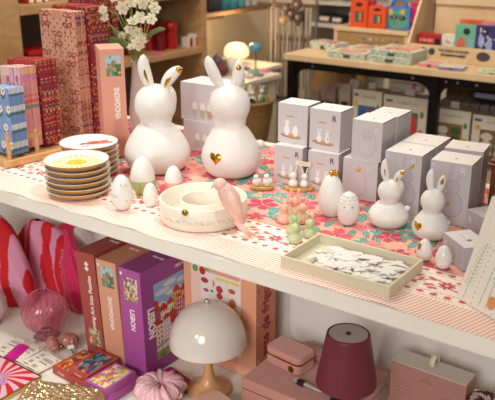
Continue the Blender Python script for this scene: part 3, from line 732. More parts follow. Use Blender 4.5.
# ================================================================ standing linen printed card (tea towel on a board)
A_ = at(456.5, 297.5, T + .003); B_ = at(496, 320.5, T + .003)
xa = (B_ - A_); xa.z = 0; xl = xa.length; xa.normalize()
tw = thing('tea_towel', 'white folded linen tea towel printed with green wild plants, propped at the right edge', 'towel', (A_.x, A_.y, T + .003), math.atan2(xa.y, xa.x))
linen = paintmat('printed_linen', .85, bump=.3)
def f_towel(U, V):
    A = base(U, 'eee6da'); A += ((hsh(np.floor(U / .0012), np.floor(V / .0012)) - .5) * .02)[..., None]
    g1, g2 = '8fae86', 'a9bd98'
    for x0, dx, hgt_, kind in ((.012, .010, .10, 0), (.030, .006, .10, 1), (.045, .012, .135, 2), (.058, .004, .12, 3), (.072, .010, .14, 1), (.09, .0, .13, 2), (.11, .006, .14, 0), (.13, 0, .13, 3)):
        xc = x0 + dx * (V / hgt_) ** 1.5
        if kind != 1: A[(np.abs(U - xc) < .0007) & (V < hgt_) & (V > .006)] = rgb(g1)
        if kind == 0:
            s_ = (V / .0065) % 1; q = np.abs(U - xc) - (s_) * .0085; A[(np.abs(q) < .0009) & (V > .03) & (V < hgt_) & (s_ > .1)] = rgb(g2)
        if kind == 1: A[(((U - xc) / .0014) ** 2 + (((V / .009) % 1 - .5) * .009 / .0014) ** 2 < 1) & (V < hgt_)] = rgb(g2)
        if kind == 2:
            xx = x0 + dx
            for k in range(13):
                t = k * .52; A[el(U, V, xx + .011 * math.cos(t), hgt_ - .004 + .011 * math.sin(t), .0017, .0017)] = rgb(g1)
                A[np.abs((U - xx) * math.sin(t) - (V - hgt_ + .004) * math.cos(t)) < .0004 * (np.hypot(U - xx, V - hgt_ + .004) < .010)] = rgb(g2)
        if kind == 3: A[(((V / .008) % 1) < .3) & (np.abs(U - xc) < .005) & (V > .05) & (V < hgt_)] = rgb(g2)
    A[el(U, V, .066, .020, .0085, .0105)] = rgb('e0935e')
    return A
q = PM(); sh = .10; ln = .20
q.grid((0, 0, 0), (1, 0, 0), (sh, ln, 1), .16, .170, .0008, f_towel)
tw_f = q.build('printed_front', linen, tw)
so = tw_f.modifiers.new('solid', 'SOLIDIFY'); so.thickness = .006; so.offset = -1
# ================================================================ folded patterned bags in a wooden rack
def pattern(kind):
    r = random.Random(hash_(kind))
    def cover(U, V):
        if kind == 'blue':
            A = base(U, '7f9fd0'); A[hsh(np.floor(U / .006), np.floor(V / .006)) > .8] = rgb('8fb0dc')
            gx = (U + (np.floor(V / .045) % 2) * .019) % .038 - .019; gy = V % .045 - .022; d = np.hypot(gx, gy); th = np.arctan2(gy, gx)
            A[el(gx, gy, -.005, -.014, .008, .003, -.9) | el(gx, gy, .005, -.014, .008, .003, .9)] = rgb('3f6a4a')
            A[d < .0105 * (.75 + .25 * np.abs(np.cos(th * 4)))] = rgb('efe9e2'); A[d < .0032] = rgb('b8342c'); return A
        if kind == 'pink':
            k = (U / .011 + .1 * np.sin(V * 90)) % 3; A = base(U, 'f0c6c8'); A[k < 1] = rgb('c792c4'); A[(k > 1) & (k < 1.5)] = rgb('e8d290'); A[(k > 2) & (k < 2.4)] = rgb('e88a92')
            gx = (U + (np.floor(V / .05) % 2) * .02) % .04 - .02; gy = V % .05 - .025; A[el(gx, gy, 0, 0, .006, .008)] = rgb('c92a44'); A[el(gx, gy, 0, 0, .0028, .004)] = rgb('e8748a'); A[el(gx, gy, .003, -.012, .005, .002, -.7)] = rgb('3e7a58'); return A
        if kind == 'bow':
            A = base(U, 'eab596'); a = ((U / .013) % 1 - .5); b_ = (((V + (np.floor(U / .013) % 2) * .011) / .022) % 1 - .5)
            A[(np.hypot(a * .013, b_ * .022) < .0026)] = rgb('35438f')
            for k in range(21):
                x, y = (k % 3) * .047 + .022 + r.uniform(-.006, .006), (k // 3) * .052 + .02 + (k % 2) * .026; s = .011
                for sx in (-1, 1):
                    A[el(U, V, x + sx * s * .8, y, s, .0068, sx * .3) & ~el(U, V, x + sx * s * .8, y, s * .74, .0038, sx * .3)] = rgb('a2283a')
                    A[(np.abs(U - x - sx * (.004 + (y - V) * .35 + .003 * np.sin((y - V) * 180))) < .0013) & (V < y) & (V > y - .036)] = rgb('a2283a')
            return A
        A = base(U, 'a3202e'); c = hsh(np.floor(U / .006), np.floor(V / .008), 2)
        A[(c > .62)] = rgb('d2935c'); A[(c > .80)] = rgb('2f4a6e'); A[(c > .88)] = rgb('d9b98a'); A[(c > .95)] = rgb('4a6a4a')
        m = ((U / .006) % 1 - .5) ** 2 + ((V / .008) % 1 - .5) ** 2 > .16; A[m] = rgb('a3202e'); return A
    def edge(U, V):
        A = edge0(U, V); k = hsh(np.floor(U / .0023), 5, 1); return A * (.86 + .2 * k)[..., None]
    def edge0(U, V):
        if kind == 'blue':
            A = base(U, '6f92c6'); k = (V % .045); A[(k > .016) & (k < .030)] = rgb('c9d0d6'); A[(k > .008) & (k < .014)] = rgb('4d6f72'); return A
        if kind == 'pink':
            A = base(U, 'e39a98'); k = V / .215; A[(k > .86) & (k < .93)] = rgb('e8bf78'); A[(k > .78) & (k < .86)] = rgb('dd88a6'); A[(k > .52) & (k < .56)] = rgb('e2664e'); A[(k > .46) & (k < .50)] = rgb('7c9478'); A[(k > .60) & (k < .62)] = rgb('e2664e'); A[(k > .12) & (k < .17)] = rgb('e8c070'); A[k > .985] = rgb('f3cfc0'); return A
        if kind == 'bow':
            A = base(U, 'dc9c80'); c = hsh(np.floor(V / .004), np.floor(U / .0062)); A[c > .55] = rgb('a8404a'); A[c > .76] = rgb('cf8a72'); A[c > .9] = rgb('54508a'); A[c > .95] = rgb('e6b092'); return A
        A = base(U, '9c2230'); c = hsh(np.floor(V / .004), np.floor(U / .0066), len(kind)); A[c > .6] = rgb('c98a5a'); A[c > .78] = rgb('3f4a6c'); A[c > .86] = rgb('a83a3a'); A[c > .93] = rgb('d8a870'); return A
    return cover, edge
def hash_(s): return sum(ord(ch) * (i + 3) for i, ch in enumerate(s))
RR = random.Random(11)
def bags(kind, word, x1, y0, n, th, w, hgt_, rz, lean, z0, place, cols=None, top='e8b8a8', side=0):
    cov, edg = pattern(kind); first_ = None
    for i in range(n):
        y = y0 + i * (th + .0006)
        lb = ('front paper gift bag with %s, %s' % (word, place)) if i == 0 else 'folded gift bag with %s, hidden behind the front one' % word
        p = (x1 + RR.uniform(-.003, .002) * (i > 0), y, z0)
        if first_ is None:
            first_ = thing('gift_bag', lb, 'gift bag', p, math.radians(rz)); 
            paintbox('folded_bag', w, th, hgt_, CLOTHM, first_, front=cov, right=edg, top=lambda U, V: base(U, top), left=edg, back=cov, col=top, res=.0017, o=(-w, 0, 0))
            mb = MB(); mb.box(-w * .62, -w * .38, -.0002, th + .0002, hgt_ - .02, hgt_ + .0015).build('closing_tab', pr('tab_' + kind, top, .6), first_)
            first_.rotation_euler = (math.radians(lean), math.radians(side), math.radians(rz))
        else:
            o = dup(first_, p, None, lb, 'paper bags with ' + word)
            o.rotation_euler = (math.radians(lean), math.radians(side + RR.uniform(-.5, .5)), math.radians(rz))
bags('blue', 'white daisies on blue', -1.522, 1.116, 3, .0145, .14, .164, -6, -4, T + .023, 'at the rack front', top='9dc0e6', side=-5)
bags('pink', 'pink and lilac stripes', -1.536, 1.170, 4, .0120, .14, .204, -6, -4, T + .025, 'behind the blue stack', top='f0cdc4', side=-6)
bags('dark', 'small flowers on dark red', -1.538, 1.232, 4, .0125, .14, .218, -3, -3, T + .020, 'behind the striped stack', top='b03a3a', side=-4)
bags('bow', 'red bows on peach', -1.566, 1.385, 3, .0125, .142, .342, 0, 0, T + .003, 'tall, behind the dark red stack', top='e6a890')
bags('crimson', 'tiny blossoms on crimson', -1.560, 1.432, 5, .0135, .150, .350, 0, 0, T + .003, 'tall, behind the bow stack', top='a83038')
bags('crimsonx', 'cream buds on crimson', -1.640, 1.560, 4, .0135, .150, .43, 0, 0, T + .003, 'tallest, at the back', top='a83038')
rk = thing('bag_rack', 'light wooden rack with short posts holding the folded gift bags', 'rack', (0, 0, T + .003), 0)
rw = wood('beech', 'dcb27c', 'c4935a', (6, 6, 14), .5)
a1 = (-1.497, 1.072); a2 = (-1.475, 1.352)
MB().add([(-1.508, 1.072, 0), (-1.497, 1.068, 0), (-1.469, 1.297, 0), (-1.480, 1.300, 0), (-1.508, 1.072, .0165), (-1.497, 1.068, .0165), (-1.469, 1.297, .0165), (-1.480, 1.300, .0165)], [(0, 1, 2, 3), (4, 7, 6, 5), (0, 4, 5, 1), (1, 5, 6, 2), (2, 6, 7, 3), (3, 7, 4, 0)]).build('side_rail', rw, rk, bevel=.001)
MB().box(-1.80, -1.509, 1.078, 1.088, 0, .0165).build('front_rail', rw, rk, bevel=.001)
MB().box(-1.80, -1.515, 1.10, 1.36, 0, .006).build('base', rw, rk)
for x, y, hh in ((-1.5115, 1.092, .085), (-1.510, 1.176, .075)): MB().box(x, x + .009, y - .004, y + .003, .0, hh).build('post', rw, rk, bevel=.001)
# ================================================================ upright pink puzzle box
def alp(U, V, x0, y0, s, seed=0):
    pass
def picture_mountain(A, U, V, x0, y0, w, h):
    u = (U - x0) / w; v = (V - y0) / h; inn = (u > 0) & (u < 1) & (v > 0) & (v < 1)
    A[inn] = rgb('9fc4cf'); m = inn & (v < .85 - .9 * np.abs(u - .55)); A[m] = rgb('a8824a'); A[m & (u > .55)] = rgb('5d6b45'); A[m & (v > .62)] = rgb('c49a5c')
    A[inn & (v < .42 - .2 * np.sin(u * 5))] = rgb('3f6a4a'); A[inn & (v < .3) & (u < .55)] = rgb('4f8a8a'); A[inn & (hsh(np.floor(u * 9), np.floor(v * 9)) > .80) & (v < .6)] = rgb('c9a05c'); A[inn & (hsh(np.floor(u * 8), np.floor(v * 8), 3) > .84)] = rgb('6a7f6a'); return A
pb_m = 'dc9b86'
def f_pinkspine(U, V):
    A = base(U, 'd99a84'); return picture_mountain(A, U, V, .014, .208, .036, .050)
pbx = thing('puzzle_box', 'salmon pink jigsaw box standing upright on the counter behind the plates', 'puzzle box', (-1.363, 1.275, T + .003), math.radians(53))
paintbox('box', .059, .090, .272, PRINT, pbx, front=f_pinkspine, right='dba08a', top='e2ab98', col='d99a84', res=.0012)
MB().box(-.0006, .0596, -.0006, .0906, .262, .2755).build('lid', pr('salmon_card', 'd99a84', .5, noise=.02), pbx, bevel=.001)
wt = pr('white_ink', 'f3e9e2', .5, noise=0)
text('SNOWDONIA', .019, wt, pbx, frame((.036, -.0005, .140), (0, 0, -1), (1, 0, 0)), 'spine_lettering', .0002, bold=.0006, sx=.66)
# ================================================================ vase with white blossoms
va = atY(137.5, 100, 1.50); vx = va.x
vs_ = thing('flower_vase', 'white ribbed vase of white artificial blossoms behind the wide bunny', 'vase', (-1.475, 1.530, T + .003), 0)
MB().lathe([(0, 0), (.028, 0), (.034, .02), (.036, .06), (.031, .11), (.024, .16), (.022, .195), (.025, .205), (.021, .205), (.019, .19)], seg=56, rad=lambda a, z: 1 + .045 * math.sin(a * 9 + z * 60)).build('vase_body', porc, vs_, smooth=True)
gs = pr('stem_green', '9aa24c', .5, noise=.1); lg = pr('leaf_green', '5f7440', .5, noise=.2)
pt = pr('petal_white', 'ede6cc', .6, noise=.03); yc = pr('flower_centre', 'd9c15a', .6, noise=.1)
org = Vector((-1.475, 1.530, T + .003))
FL = [(123, 8, 1.1), (131, 2, 1.0), (143, 3, 1.0), (154, 8, 1.05), (140, 18, 1.05), (151, 19, .9), (133, 22, 1.0), (129, 30, .8), (137, 33, 1.0), (142, 40, .8), (138, 44, 1.1), (103, 10, .9), (104, 17, .9), (103, 24, .9), (122, 36, .7), (132, 47, .8), (145, 38, .7), (112, -3, 1.0), (150, -5, 1.0), (137, -8, 1.1), (134, 39, .8), (128, -9, 1.0)]
fr = random.Random(4)
petal = None
for k, (px, py, s) in enumerate(FL):
    yy_ = 1.50 + fr.uniform(-.035, .03); p = atY(px, py, yy_) - org; s *= .0165 if k not in (11, 12, 13) else .014
    d = (CAM - org - p).normalized(); nv = (d + Vector((fr.uniform(-.5, .5), fr.uniform(-.5, .5), fr.uniform(-.2, .6)))).normalized(); zq = nv.to_track_quat('Z', 'Y').to_matrix()
    fl = MB(); fl.M = Matrix.Translation(p) @ zq.to_4x4()
    for j in range(6):
        a = j * PI / 3 + k; Rm = Matrix.Rotation(a, 3, 'Z') @ Matrix.Rotation(-.28, 3, 'Y')
        fl.ell((math.cos(a) * s * .62, math.sin(a) * s * .62, s * .12), (s * .5, s * .40, s * .09), 10, 6, R=Rm)
    for j in range(5):
        a = j * 1.256 + k; fl.ell((math.cos(a) * s * .3, math.sin(a) * s * .3, s * .25), (s * .32, s * .24, s * .09), 8, 5, R=Matrix.Rotation(a, 3, 'Z') @ Matrix.Rotation(-.6, 3, 'Y'))
    b_ = fl.build('blossom', pt, vs_, smooth=True)
    c2 = MB(); c2.M = fl.M; c2.ell((0, 0, s * .26), (s * .17, s * .17, s * .14), 8, 6); c2.build('centre', yc, b_, smooth=True)
    tgt = Vector((0, 0, .19))
    if k in (11, 13): mid = atY(117, 30 if k == 13 else 14, 1.5) - org
    else: mid = (p + tgt) / 2 + Vector((fr.uniform(-.012, .012), 0, -.005))
    st_ = MB(); st_.tube([tgt - Vector((0, 0, .03)), tgt.lerp(mid, .6), mid, mid.lerp(p, .6) + Vector((0, 0, .004)), p], .0013, 6); st_.build('stem', gs, vs_, smooth=True)
def leaf(pxs, Y, w):
    pts = [atY(x, y, Y) - org for x, y in pxs]; n = len(pts)
    MB().loft(pts, [w * math.sin(PI * (i + .25) / (n - .4)) + .0006 for i in range(n)], [.0008] * n, (.2, -1, .7), 10).build('leaf', lg, vs_, smooth=True)
leaf([(135, 50), (127, 46), (118, 42), (110, 40), (104, 42)], 1.50, .013)
leaf([(140, 46), (146, 39), (152, 33), (159, 29.5), (165, 29)], 1.50, .009)
leaf([(134, 44), (126, 36), (117, 33), (110, 32)], 1.53, .008)
# ================================================================ lower shelf: puzzle boxes
def houses(U, V, x0, y0, w, h, seed=0, A=None, sky='8fb0d8'):
    u = (U - x0) / w; v = (V - y0) / h; inn = (u > 0) & (u < 1) & (v > 0) & (v < 1)
    A[inn] = rgb(sky)
    for cx, cy, a in ((.18, .86, .16), (.42, .80, .18), (.34, .93, .14), (.62, .9, .12), (.12, .70, .12)): A[inn & el(u, v, cx, cy, a, .035)] = rgb('cfd3de')
    cols = ['e9b7a2', 'f0d6c0', 'c8262e', 'dfa83e', 'd8c8d4', 'e08a7c', 'b04a8c', 'efe4d0', '6f8fb8']
    r = random.Random(seed)
    for row, (yb, yt) in enumerate(((.30, .72), (.12, .58), (0.0, .40))):
        x = -.05
        while x < 1:
            ww = r.uniform(.12, .20); top = yt + r.uniform(-.08, .10) + (.18 * max(0, x - .35) if row == 0 else 0); c = r.choice(cols)
            m = inn & (u > x) & (u < x + ww) & (v < top); A[m] = rgb(c)
            rf = inn & (v > top - .035) & (v < top + .06 - np.abs(u - x - ww / 2) / ww * .12) & (u > x) & (u < x + ww); A[rf] = rgb('c2322c')
            wx = ((u - x) / ww * 3) % 1; wy = (v / .062) % 1
            A[m & (np.abs(wx - .5) < .2) & (np.abs(wy - .5) < .28)] = rgb(r.choice(['3c4668', '5a3f52', 'f4ecd8', '4a6a58'])); x += ww
    A[inn & (v < .10)] = rgb('8fa04e'); A[inn & (v < .10) & (hsh(np.floor(u * 20), np.floor(v * 40)) > .6)] = rgb('5d7a3c')
    A[inn & (np.abs(v - .16 - .12 * u) < .022)] = rgb('9aa0b4')
    A[inn & el(u, v, .62, .14, .06, .09)] = rgb('e0b03a'); A[inn & el(u, v, .38, .10, .07, .07)] = rgb('b8483c')
    return A
def mosaic(U, V, x0, y0, w, h, cols, seed, A, n=9):
    u = (U - x0) / w; v = (V - y0) / h; inn = (u > 0) & (u < 1) & (v > 0) & (v < 1); r = random.Random(seed); A[inn] = rgb(cols[0])
    for _ in range(n * 9): A[inn & el(u, v, r.random(), r.random(), r.uniform(.03, .16), r.uniform(.03, .12), r.uniform(0, 3))] = rgb(r.choice(cols))
    return A
wt = MATS['white_ink']
def pbox(label, x, w, d, h, rot, col, top, spine, cover=None, rgt=None):  # top colour is darkened to put in the shade under the counter
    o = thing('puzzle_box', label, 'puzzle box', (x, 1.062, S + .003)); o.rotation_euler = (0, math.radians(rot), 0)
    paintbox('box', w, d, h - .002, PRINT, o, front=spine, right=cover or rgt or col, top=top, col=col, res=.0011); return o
hB = .266
def s_burg(U, V):
    A = base(U, 'a3473f'); return mosaic(U, V, .012, .030, .042, .044, ['7f8a5a', 'd9a860', 'b8545a', '4f6a7c', 'e6d2b0', 'c8783c'], 4, A)
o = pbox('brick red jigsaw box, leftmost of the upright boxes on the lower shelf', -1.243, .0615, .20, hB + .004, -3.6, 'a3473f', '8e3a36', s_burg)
text('Turning Art Into Puzzles', .0165, wt, o, frame((.036, -.0004, .135), (.02, 0, 1), (-1, 0, .02)), 'spine_lettering', .0002, bold=.0004, sx=.93)
text('+', .018, wt, o, frame((.034, -.0004, .240), (0, 0, 1), (-1, 0, 0)), 'logo_mark', .0002, bold=.002)
text('+', .018, wt, o, frame((.034, -.0004, .229), (0, 0, 1), (-1, 0, 0)), 'logo_mark', .0002, bold=.002)
text('Piecely', .0125, wt, o, frame((.045, .085, hB + .0028), (1, 0, 0), (0, 1, 0)), 'lid_lettering', .0002)
def s_snow(U, V):
    A = base(U, 'd79a7e'); A = picture_mountain(A, U, V, .013, .200, .040, .050); A[el(U, V, .007, .252, .004, .004)] = rgb('e3d8e2'); return A
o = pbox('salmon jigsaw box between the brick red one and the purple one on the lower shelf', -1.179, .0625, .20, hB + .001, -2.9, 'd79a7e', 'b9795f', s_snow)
text('SNOWDONIA', .017, wt, o, frame((.033, -.0004, .135), (0, 0, -1), (1, 0, 0)), 'spine_lettering', .0002, bold=.0006, sx=.78)
text('Piecely', .0125, wt, o, frame((.042, .085, hB - .0002), (1, 0, 0), (0, 1, 0)), 'lid_lettering', .0002)
def s_lis(U, V):
    A = base(U, 'a8509a'); A = mosaic(U, V, .013, .188, .042, .056, ['d8d0c0', 'c89a3c', '6f9a4e', 'b8442e', 'e6e0d8', '5f6f8c', 'd8744a'], 9, A, 12); A[el(U, V, .007, .250, .004, .004)] = rgb('e3d8e2'); return A
def c_lis(U, V):
    A = base(U, '98428c'); return houses(U, V, .040, .030, .158, .190, 3, A)
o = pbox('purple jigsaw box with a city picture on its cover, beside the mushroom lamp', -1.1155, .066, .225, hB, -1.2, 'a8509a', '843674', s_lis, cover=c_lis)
text('LISBON', .020, wt, o, frame((.034, -.0004, .140), (0, 0, -1), (1, 0, 0)), 'spine_lettering', .0002, bold=.0005, sx=.8)
text('LISBON', .029, wt, o, frame((.0664, .026, .130), (0, 0, -1), (0, 1, 0)), 'cover_lettering', .0003, bold=.001, sx=.78)
text('Piecely', .021, wt, o, frame((.0664, .135, .015), (0, 1, 0), (0, 0, 1)), 'cover_lettering', .0003, bold=.0003)
text('1000 Piece Puzzle', .0105, wt, o, frame((.0664, .150, .238), (0, 1, 0), (0, 0, 1)), 'cover_lettering', .0002)
text('Piecely', .0125, wt, o, frame((.045, .085, hB - .0012), (1, 0, 0), (0, 1, 0)), 'lid_lettering', .0002)
# arte de frigo box
def c_arte(U, V):
    A = base(U, 'e8a684'); w = .200
    A[rect(U, V, .022, .165, .045, .262)] = rgb('f0e4de'); A[rect(U, V, .022, .050, .14, .262)] = rgb('f0cfc4')
    r = random.Random(2); cs = ['c8343c', 'd9653c', '4f8a4e', 'dfa23e', '7a3a5a', '8f4a2e', 'b83a4a']
    A[rect(U, V, .05, .162, .235, .258)] = rgb('e9a48c')
    A[rect(U, V, .094, .160, .222, .229)] = rgb('ecd85a')
    pts = [(.062, .212, .011, .007), (.105, .20, .010, .009), (.105, .183, .009, .008), (.140, .205, .010, .006), (.142, .175, .010, .012), (.066, .188, .008, .004), (.083, .190, .005, .003), (.088, .210, .003, .009), (.035, .236, .008, .009), (.056, .234, .009, .010), (.070, .246, .006, .010)]
    for i, (x, y, a, b_) in enumerate(pts): A[el(U, V, x, y, a, b_)] = rgb(['b8343c', 'c2404c', 'c2404c', 'cf5a34', 'cf7a3c', '9a4a8a', '4f8a5e', 'd9854a', '6fa05e', 'c02a30', '7fae5c'][i])
    for _ in range(26):
        x, y = r.uniform(.03, .158), r.uniform(.052, .155); A[el(U, V, x, y, r.uniform(.003, .010), r.uniform(.003, .008), r.uniform(0, 3))] = rgb(r.choice(cs))
    A[(rect(U, V, .022, .165, .045, .262)) & ((np.abs(U - .128) < .0006) | (np.abs(V - .16) < .0005))] = rgb('d8c8c4')
    return A
o = thing('puzzle_box', 'peach jigsaw box with food drawings, behind the mushroom lamp', 'puzzle box', (-1.052, 1.204, S + .003))
def s_arte(U, V):
    A = base(U, 'cf7f60'); r = random.Random(8)
    for k in range(16): A[el(U, V, r.uniform(.005, .06), .012 + k * .016, .004, .005)] = rgb(r.choice(['e6c8b4', 'a8343c', '5f8a5e', 'b8b4b0']))
    A[rect(U, V, .012, .052, .03, .225)] = rgb('cf7f60'); return A
paintbox('box', .207, .076, .275, PRINT, o, front=c_arte, right=s_arte, top='e6ab90', col='e8a684', res=.0012)
dk = pr('red_ink', 'a8283a', .5, noise=0)
text('arte de frigo', .037, dk, o, frame((.2074, .038, .135), (0, 0, 1), (0, -1, 0)), 'spine_lettering', .0003, bold=.0012, sx=.95)
text('PUZZLE', .018, pr('peach_ink', 'd98a6c', .5, noise=0), o, frame((.125, -.0005, .030), (1, 0, 0), (0, 0, 1)), 'cover_lettering', .0003)
text('arte.', .020, dk, o, frame((.062, -.0005, .028), (1, 0, 0), (0, 0, 1)), 'cover_lettering', .0003, bold=.0006)
# ================================================================ mushroom lamp
c = at(209, 390, S); lm = thing('mushroom_lamp', 'small mushroom table lamp with pearly domed shade and tan flared base', 'lamp', (c.x, c.y, S + .003), face(c))
MB().lathe([(0, 0), (.050, 0), (.0505, .002), (.048, .005), (.034, .010), (.021, .020), (.0125, .038), (.0095, .060), (.0085, .100), (.0085, .170), (0, .170)], seg=56).build('base', pr('tan_lacquer', 'dba470', .25, noise=.03, coat=.4), lm, smooth=True)
DR = .0845; dome = [(DR * math.cos(t), .122 + .092 * math.sin(t)) for t in [PI / 2 * k / 24 for k in range(25)]]; dome[-1] = (0, .214)
shade = pr('pearl_glass', 'ddd3ca', .16, noise=.02, coat=.5)
s1 = MB().lathe([(0, .209)] + [(r * .965, z - .004) for r, z in dome[::-1][1:]] + [(DR, .1175), (DR + .001, .1185)] + [(r, z) for r, z in dome], seg=64).build('shade', shade, lm, smooth=True)
MB().lathe([(0, .211), (.0052, .212), (.0062, .215), (.0062, .2215), (.005, .224), (0, .225)], seg=20).build('chrome_knob', pr('chrome', 'dcdcdc', .28, 1, noise=0), lm, smooth=True)
# ================================================================ large suede box, jewel case, stopper
suede = pr('rose_suede', 'bf8579', .85, noise=.12, scale=45, sheen=.4, bump=.2)
bb = thing('suede_box', 'large rose suede keepsake box standing under the burgundy lamp', 'box', (-.799, 1.086, S + .003))
MB().box(0, .243, 0, .198, 0, .062).build('body', suede, bb, bevel=.002)
MB().box(-.001, .244, -.001, .199, .064, .0875).build('lid', suede, bb, bevel=.003)
MB().box(.001, .242, .001, .197, .061, .065).build('seam', pr('dark_suede', '7a4a44', .9, noise=.05), bb)
ZT = S + .003 + .0878
jc = thing('jewel_case', 'small rose velvet jewellery case with a gold zip, standing on the suede box', 'jewellery case', (-.745, 1.190, ZT + .001), math.radians(-6))
velvet = pr('rose_velvet', 'c98a80', .8, noise=.10, scale=40, sheen=.6, bump=.2)
MB().rbox(-.047, .047, -.030, .030, 0, .021, .014).build('lower_shell', velvet, jc, bevel=.003, smooth=False)
MB().rbox(-.047, .047, -.030, .030, .0235, .040, .014).build('lid', velvet, jc, bevel=.004)
MB().rbox(-.0475, .0475, -.0305, .0305, .0208, .0237, .0144).build('gold_zip', gold, jc)
dc = MB().lathe([(0, 0), (.0075, 0), (.0075, .0012), (0, .0015)], seg=28).build('gold_disc', brass, jc, smooth=False); dc.location = (.026, -.0302, .0105); dc.rotation_euler[0] = PI / 2
jd = thing('jewel_pouch', 'flat rose suede pouch lying behind the velvet jewellery case', 'pouch', (-.728, 1.248, ZT + .001), 0)
MB().rbox(-.040, .062, -.018, .022, 0, .006, .006).build('pouch', suede, jd, bevel=.002); MB().rbox(-.038, .060, -.016, .020, .006, .011, .006).build('flap', velvet, jd, bevel=.002)
c = at(308, 389, ZT); st_ = thing('bottle_stopper', 'chrome and black bottle stopper lying on the suede box', 'bottle stopper', (c.x, c.y, ZT + .0072), math.radians(-4))
chrome = MATS['chrome']
def lx(prof, name, m):
    q = MB(); q.M = Matrix.Rotation(PI / 2, 4, 'Y'); q.lathe(prof, seg=28); return q.build(name, m, st_, smooth=False)
lx([(0, -.036), (.0055, -.036), (.0068, -.034), (.0068, -.026), (.0052, -.024), (0, -.024)], 'chrome_cap', chrome)
lx([(0, -.0245), (.0066, -.024), (.0066, -.018), (.0060, -.0175), (.0066, -.017), (.0066, -.010), (.0055, -.008), (0, -.008)], 'rubber_seal', pr('black_rubber', '141416', .5, noise=0))
lx([(0, -.009), (.0052, -.009), (.0036, .015), (.0012, .034), (0, .035)], 'chrome_cone', chrome)
# burgundy lamp
bl = thing('table_lamp', 'burgundy cordless table lamp with a tapered drum shade', 'lamp', (-.580, 1.133, ZT + .001), face((-.574, 1.129)))
bg = pr('burgundy_paint', '6b1f30', .45, noise=.04)
MB().lathe([(0, 0), (.030, 0), (.030, .004), (.018, .006), (.018, .050), (.006, .052), (.006, .138), (0, .138)], seg=40).build('base', pr('black_plastic', '1a191b', .35, noise=0), bl, smooth=False)
MB().lathe([(.056, .048), (.0585, .046), (.0595, .048), (.0595, .052), (.0420, .152), (.0415, .155), (.039, .1565), (.0375, .1552), (.0375, .151)], seg=72).build('shade', bg, bl, smooth=True)
MB().lathe([(0, .1525), (.0372, .1525), (.0376, .1545), (0, .1545)], seg=48).build('diffuser', pr('frosted_disc', 'a39a98', .5, noise=.01), bl)
MB().lathe([(0, .1545), (.0052, .1545), (.0052, .1562), (0, .1566)], seg=24).build('touch_button', MATS['black_plastic'], bl)
MB().box(.003, .017, -.0186, -.018, .024, .036).build('label', pr('grey_label', 'a8a4a6', .5, noise=0), bl)
# ================================================================ pink gift box with ribbon tab
gb_ = thing('gift_box', 'upright dusty pink gift box with pale top edge and cream ribbon tab', 'gift box', (-.530, 1.228, S + .003), math.radians(-1))
gpk = pr('dusty_pink_card', 'ad7a6e', .6, noise=.03)
MB().box(0, .156, 0, .052, 0, .155).build('body', gpk, gb_, bevel=.001)
MB().box(.0015, .1545, .0015, .0515, .155, .1565).build('pale_top', pr('pale_card', 'cfc2bb', .7, noise=.02), gb_)
rib = pr('cream_ribbon', 'e0d8b4', .6, noise=.03)
rv = [(.069, .024, .150), (.069, .026, .167), (.070, .033, .179), (.072, .040, .176), (.073, .043, .158)]
q = MB(); vs = []
for x, y, z in rv: vs += [(x, y, z), (x + .011, y, z)]
q.add(vs, [(2 * i, 2 * i + 1, 2 * i + 3, 2 * i + 2) for i in range(4)])
rb = q.build('ribbon_tab', rib, gb_, smooth=True); so = rb.modifiers.new('s', 'SOLIDIFY'); so.thickness = .001
gl = pr('gold_foil', 'b8863e', .35, .8, noise=0)
q = MB()
for dx in (-.007, 0, .007): q.tube([(.078 + dx, -.0004, .137), (.078 + dx * .5, -.0004, .141), (.078, -.0004, .137)], .0006, 6)
q.box(.064, .092, -.0006, 0, .1315, .1335).build('foil_emblem', gl, gb_)
ln_ = pr('embossed_pink', '9c6a60', .6, noise=0)
for k in range(9): MB().box(.018, .048, -.0004, 0, .050 + k * .0085, .0508 + k * .0085).build('embossed_line', ln_, gb_)
q = MB()
q.tube([(.125 + .022 * math.cos(t) * (1 + .2 * math.sin(3 * t)), -.0002, .085 + .030 * math.sin(t)) for t in [k * .3 for k in range(22)]], .0006, 6)
q.build('embossed_outline', ln_, gb_)
# ================================================================ zebra scrunchie at lower right
zb = paintmat('zebra_cloth', .7)
c = at(484, 399, .565)
def torus_paint(name, R, r, fold, cols, mat, nper, parent=None, n=120, k=20, squash=.75):
    q = PM(); U, V = np.meshgrid(np.linspace(0, 2 * PI, n + 1), np.linspace(0, 2 * PI, k + 1), indexing='ij')
    rr_ = r * (1 + fold * np.sin(U * nper + 2 * np.sin(V)) + fold * .6 * np.sin(U * nper * 1.7 + V * 2)); P = np.stack([(R + rr_ * np.cos(V)) * np.cos(U), (R + rr_ * np.cos(V)) * np.sin(U), rr_ * np.sin(V) * squash + r * squash], -1)
    q.v.append(P.reshape(-1, 3)); i_ = np.arange(n)[:, None]; j_ = np.arange(k)[None]; a0 = i_ * (k + 1) + j_
    q.f.append(np.stack([a0, a0 + k + 1, a0 + k + 2, a0 + 1], -1).reshape(-1, 4)); Uc = (U[:-1, :-1] + U[1:, 1:]) / 2; Vc = (V[:-1, :-1] + V[1:, 1:]) / 2
    q.c.append(cols(Uc, Vc).reshape(-1, 3)); q.n = 1; return q.build(name, mat, parent, smooth=True)
def zeb(U, V):
    A = base(U, '3a2a28'); A[(np.sin(U * 3 + V * 3 + .8 * np.sin(U * 5)) > .1)] = rgb('c9a8a2'); return A
